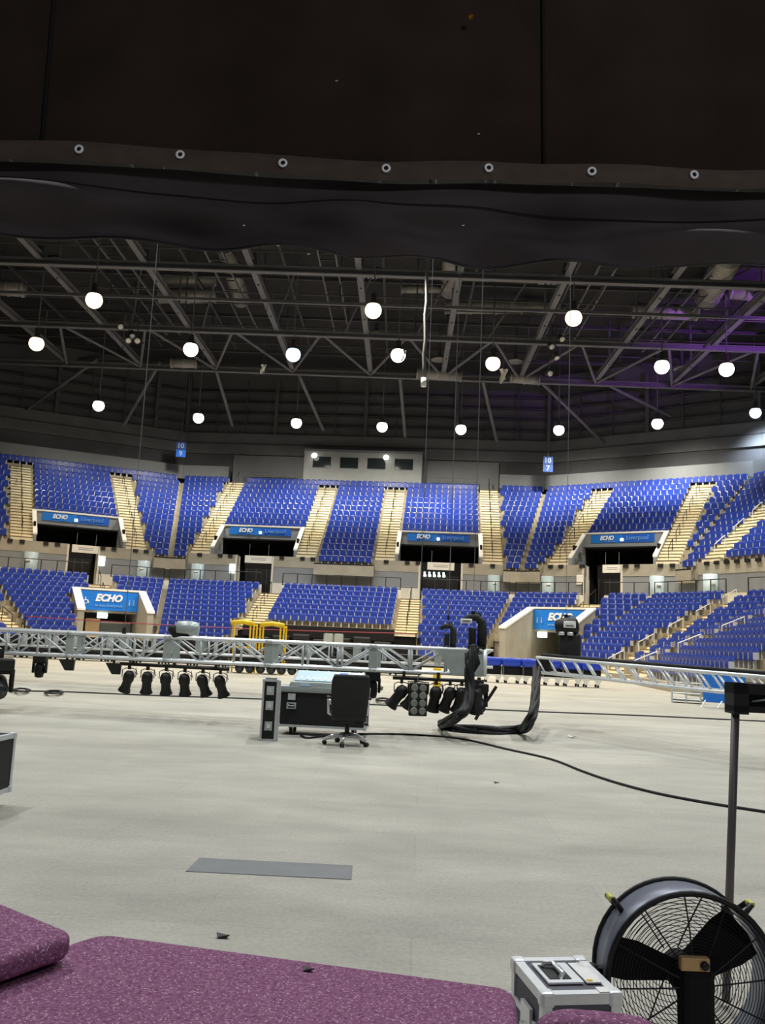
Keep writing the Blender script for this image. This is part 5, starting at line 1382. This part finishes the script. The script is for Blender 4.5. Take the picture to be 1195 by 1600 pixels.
# rounded chair back at the lower right
cb_ = at(935, 1592, 2.05)
o = thing('padded_chair', 'greyish purple chair back with rounded top at the bottom edge', 'chair', (cb_.x, 2.05, 0), -.12)
zt3 = at(930, 1572, 2.05).z
q = MB(); n = 20; out = []
w_ = .15
for k in range(n + 1):
    a = math.pi * k / n; out.append((w_ * math.copysign(abs(math.cos(a)) ** .55, math.cos(a)), zt3 - .09 + .09 * math.sin(a) ** .8))
out += [(-w_ * .95, zt3 - .45), (w_ * .95, zt3 - .45)]
bm = bmesh.new(); f_ = bm.faces.new([bm.verts.new((x, 0, z)) for x, z in out]); ex_ = bmesh.ops.extrude_face_region(bm, geom=[f_])
for v in ex_['geom']:
    if isinstance(v, bmesh.types.BMVert): v.co.y -= .09
bmesh.ops.recalc_face_normals(bm, faces=bm.faces)
rim = [e for e in bm.edges if len(e.link_faces) == 2 and (abs(e.link_faces[0].normal.y) > .9) != (abs(e.link_faces[1].normal.y) > .9)]
bmesh.ops.bevel(bm, geom=rim, offset=.03, segments=4, profile=.5, affect='EDGES')
me = bpy.data.meshes.new('backrest'); bm.to_mesh(me); bm.free(); me.materials.append(MATS['purple_carpet'])
for f in me.polygons: f.use_smooth = True
inst('backrest', me, o)
for x in (-.12, .12):
    q = MB(); q.tube((x, -.04, 0), (x, -.04, zt3 - .4), .014, 8); q.build('leg', 'black_metal', o)
q = MB(); q.rbox((0, -.22, .42), (.3, .32, .07), .03, 3); q.build('seat', 'purple_carpet', o, True)
# small litter
def bit(label, p, s, m, name='litter', cat='litter'):
    q = MB(); q.add([(0, 0, 0), (s, .1 * s, .2 * s), (.7 * s, .7 * s, 0), (-.2 * s, .5 * s, .25 * s), (0, 0, .12 * s), (s, .1 * s, .32 * s), (.7 * s, .7 * s, .12 * s), (-.2 * s, .5 * s, .37 * s)],
                    [(3, 2, 1, 0), (4, 5, 6, 7), (0, 1, 5, 4), (1, 2, 6, 5), (2, 3, 7, 6), (3, 0, 4, 7)])
    o = q.build(name, m); o.location = p; tag(o, label, cat); return o
p = ground(712, 1408 + 112, ZS)
bit('dark scrap lying on the large purple bench', ground(475, 1519, ZS) + Vector((0, 0, .002)), .03, 'black_metal')
bit('dark bent scrap on the floor behind the purple bench', ground(340, 1467, 0) + Vector((0, 0, .002)), .06, 'black_metal')
bit('tiny dark scrap on the floor in the middle', ground(773, 1224, 0) + Vector((0, 0, .002)), .05, 'black_metal')
for px, py, nm in ((708, 1136, 'right of the cable loom'), (890, 1153, 'right of the floor loop of the loom')):
    bit(f'small white paper scrap on the floor {nm}', ground(px, py, 0) + Vector((0, 0, .002)), .12, 'paper')

# ---------------------------------------------------------------- drape with eyelets above the opening
DC = 2.6
GR = [(-400, 218), (-190, 228), (-30, 236), (130, 244), (284, 248), (443, 261), (603, 267), (763, 264), (922, 273), (1081, 278), (1240, 285), (1400, 290), (1600, 300)]
BT = [(-400, 335), (-100, 352), (0, 356), (130, 361), (300, 376), (450, 387), (700, 394), (850, 399), (1000, 410), (1195, 414), (1400, 420), (1600, 430)]
gx = [at(x, y, DC) for x, y in GR]; bx2 = [at(x, y, DC) for x, y in BT]
def interp(pts, X):
    if X <= pts[0].x: return pts[0].z
    for a, b in zip(pts, pts[1:]):
        if X <= b.x:
            t = (X - a.x) / (b.x - a.x); t = t * t * (3 - 2 * t) * .5 + t * .5; return a.z + (b.z - a.z) * t
    return pts[-1].z
drp = thing('stage_drape', 'black stage drape across the top with a row of eyelets and loose skirt', 'curtain', (0, DC, 0))
N = 240; XL, XR = -4.5, 4.5
def wob(X): return .012 * math.sin(X * 2.2 + 1) + .006 * math.sin(X * 7.3)
def gridmesh(fn, nu, nv):
    q = MB(); q.add([fn(i / nu, j / nv) for j in range(nv + 1) for i in range(nu + 1)],
                    [(j * (nu + 1) + i, j * (nu + 1) + i + 1, (j + 1) * (nu + 1) + i + 1, (j + 1) * (nu + 1) + i) for j in range(nv) for i in range(nu)]); return q
def upper(u, v):
    X = XL + (XR - XL) * u; zb = interp(gx, X) + .01
    return Vector((X, .02 + wob(X) * (1 - v * .5) + .008 * math.sin(X * 1.3 + v * 5), zb + (6.5 - zb) * v))
gridmesh(upper, N, 14).build('main_cloth', 'curtain', drp, True)
def strap(u, v):
    X = XL + (XR - XL) * u; zc = interp(gx, X)
    return Vector((X, -.012 + wob(X) - .008 * math.sin(v * math.pi) , zc + .030 - .064 * v + .004 * math.sin(X * 11)))
gridmesh(strap, N, 4).build('webbing_strip', 'webbing', drp, True)
def skirt(u, v):
    X = XL + (XR - XL) * u; z0 = interp(gx, X) - .02; z1 = interp(bx2, X)
    fold = .035 * math.sin(X * 5.0 + v * 3.2) * math.sin(v * 2.6) + .018 * math.sin(X * 11 - v * 6 + 2 * math.sin(X * 2)) * v + .03 * math.sin(v * 7.5 + 2.4 * math.sin(X * 1.9)) * math.sin(v * 3.1)
    fold *= min(1, v * 1.6) * 1.7
    return Vector((X, .035 + wob(X) - fold, z0 + (z1 - z0) * v))
gridmesh(skirt, N * 2, 26).build('skirt', 'curtain_skirt', drp, True)
def seamline(u, v):
    return skirt(u, .34) + Vector((0, -.003, .0025 - .005 * v))
gridmesh(seamline, N * 2, 1).build('skirt_seam', 'void_black', drp, True)
q = MB(); q.path([skirt(i / 200, 1.0) + Vector((0, .004, .002)) for i in range(201)], .005, 8); q.build('hem_pipe', 'black_metal', drp, True)
for px in (78, 855):
    q = MB(); X0 = at(px, 130, DC).x
    q.path([upper((X0 - XL) / (XR - XL) - .0006 * j, j / 14) + Vector((0, -.006, 0)) for j in range(12)], .006, 6); q.build('cloth_seam', 'void_black', drp, True)
for g_ in gx:
    X = g_.x
    M = Matrix.Translation((X, -.024 + wob(X), g_.z)) @ Matrix.Rotation(R(90), 4, 'X') @ Matrix.Rotation(R(8 * math.sin(X * 9)), 4, 'Y')
    q = MB(); q.torus(.0108, .0042, M, 24, 8); q.build('eyelet', 'nickel', drp, True)
    q = MB(); q.lathe([(.0085, -.001), (.0085, .001)], 16, M); q.build('eyelet_hole', 'void_black', drp)
# gold star and white flecks stuck to the drape
X0 = at(735, 26, DC); q = MB(); vs = []
for k in range(10):
    a = math.pi / 2 + k * math.pi / 5 + .3; r_ = .015 if k % 2 == 0 else .006; vs.append((r_ * math.cos(a), .003 * (k % 3), r_ * math.sin(a)))
q.add(vs + [(0, -.005, 0), (0, .005, 0)], [(k, (k + 1) % 10, 10) for k in range(10)] + [((k + 1) % 10, k, 11) for k in range(10)])
o = q.build('foil_star', 'gold_foil'); o.location = (X0.x, DC - .004, X0.z); tag(o, 'small gold foil star stuck to the black drape', 'confetti')
for k, (px, py) in enumerate(((746, 209), (524, 126), (379, 352), (432, 384), (722, 352), (480, 397))):
    P0 = at(px, py, DC - .05)
    nm = ['above the middle eyelets', 'on the upper cloth', 'on the skirt left of the middle', 'at the skirt hem on the left', 'on the skirt right of the middle', 'hanging below the hem'][k]
    bit(f'tiny white fleck of confetti {nm}', P0, .008, 'paper', 'confetti_fleck', 'confetti')
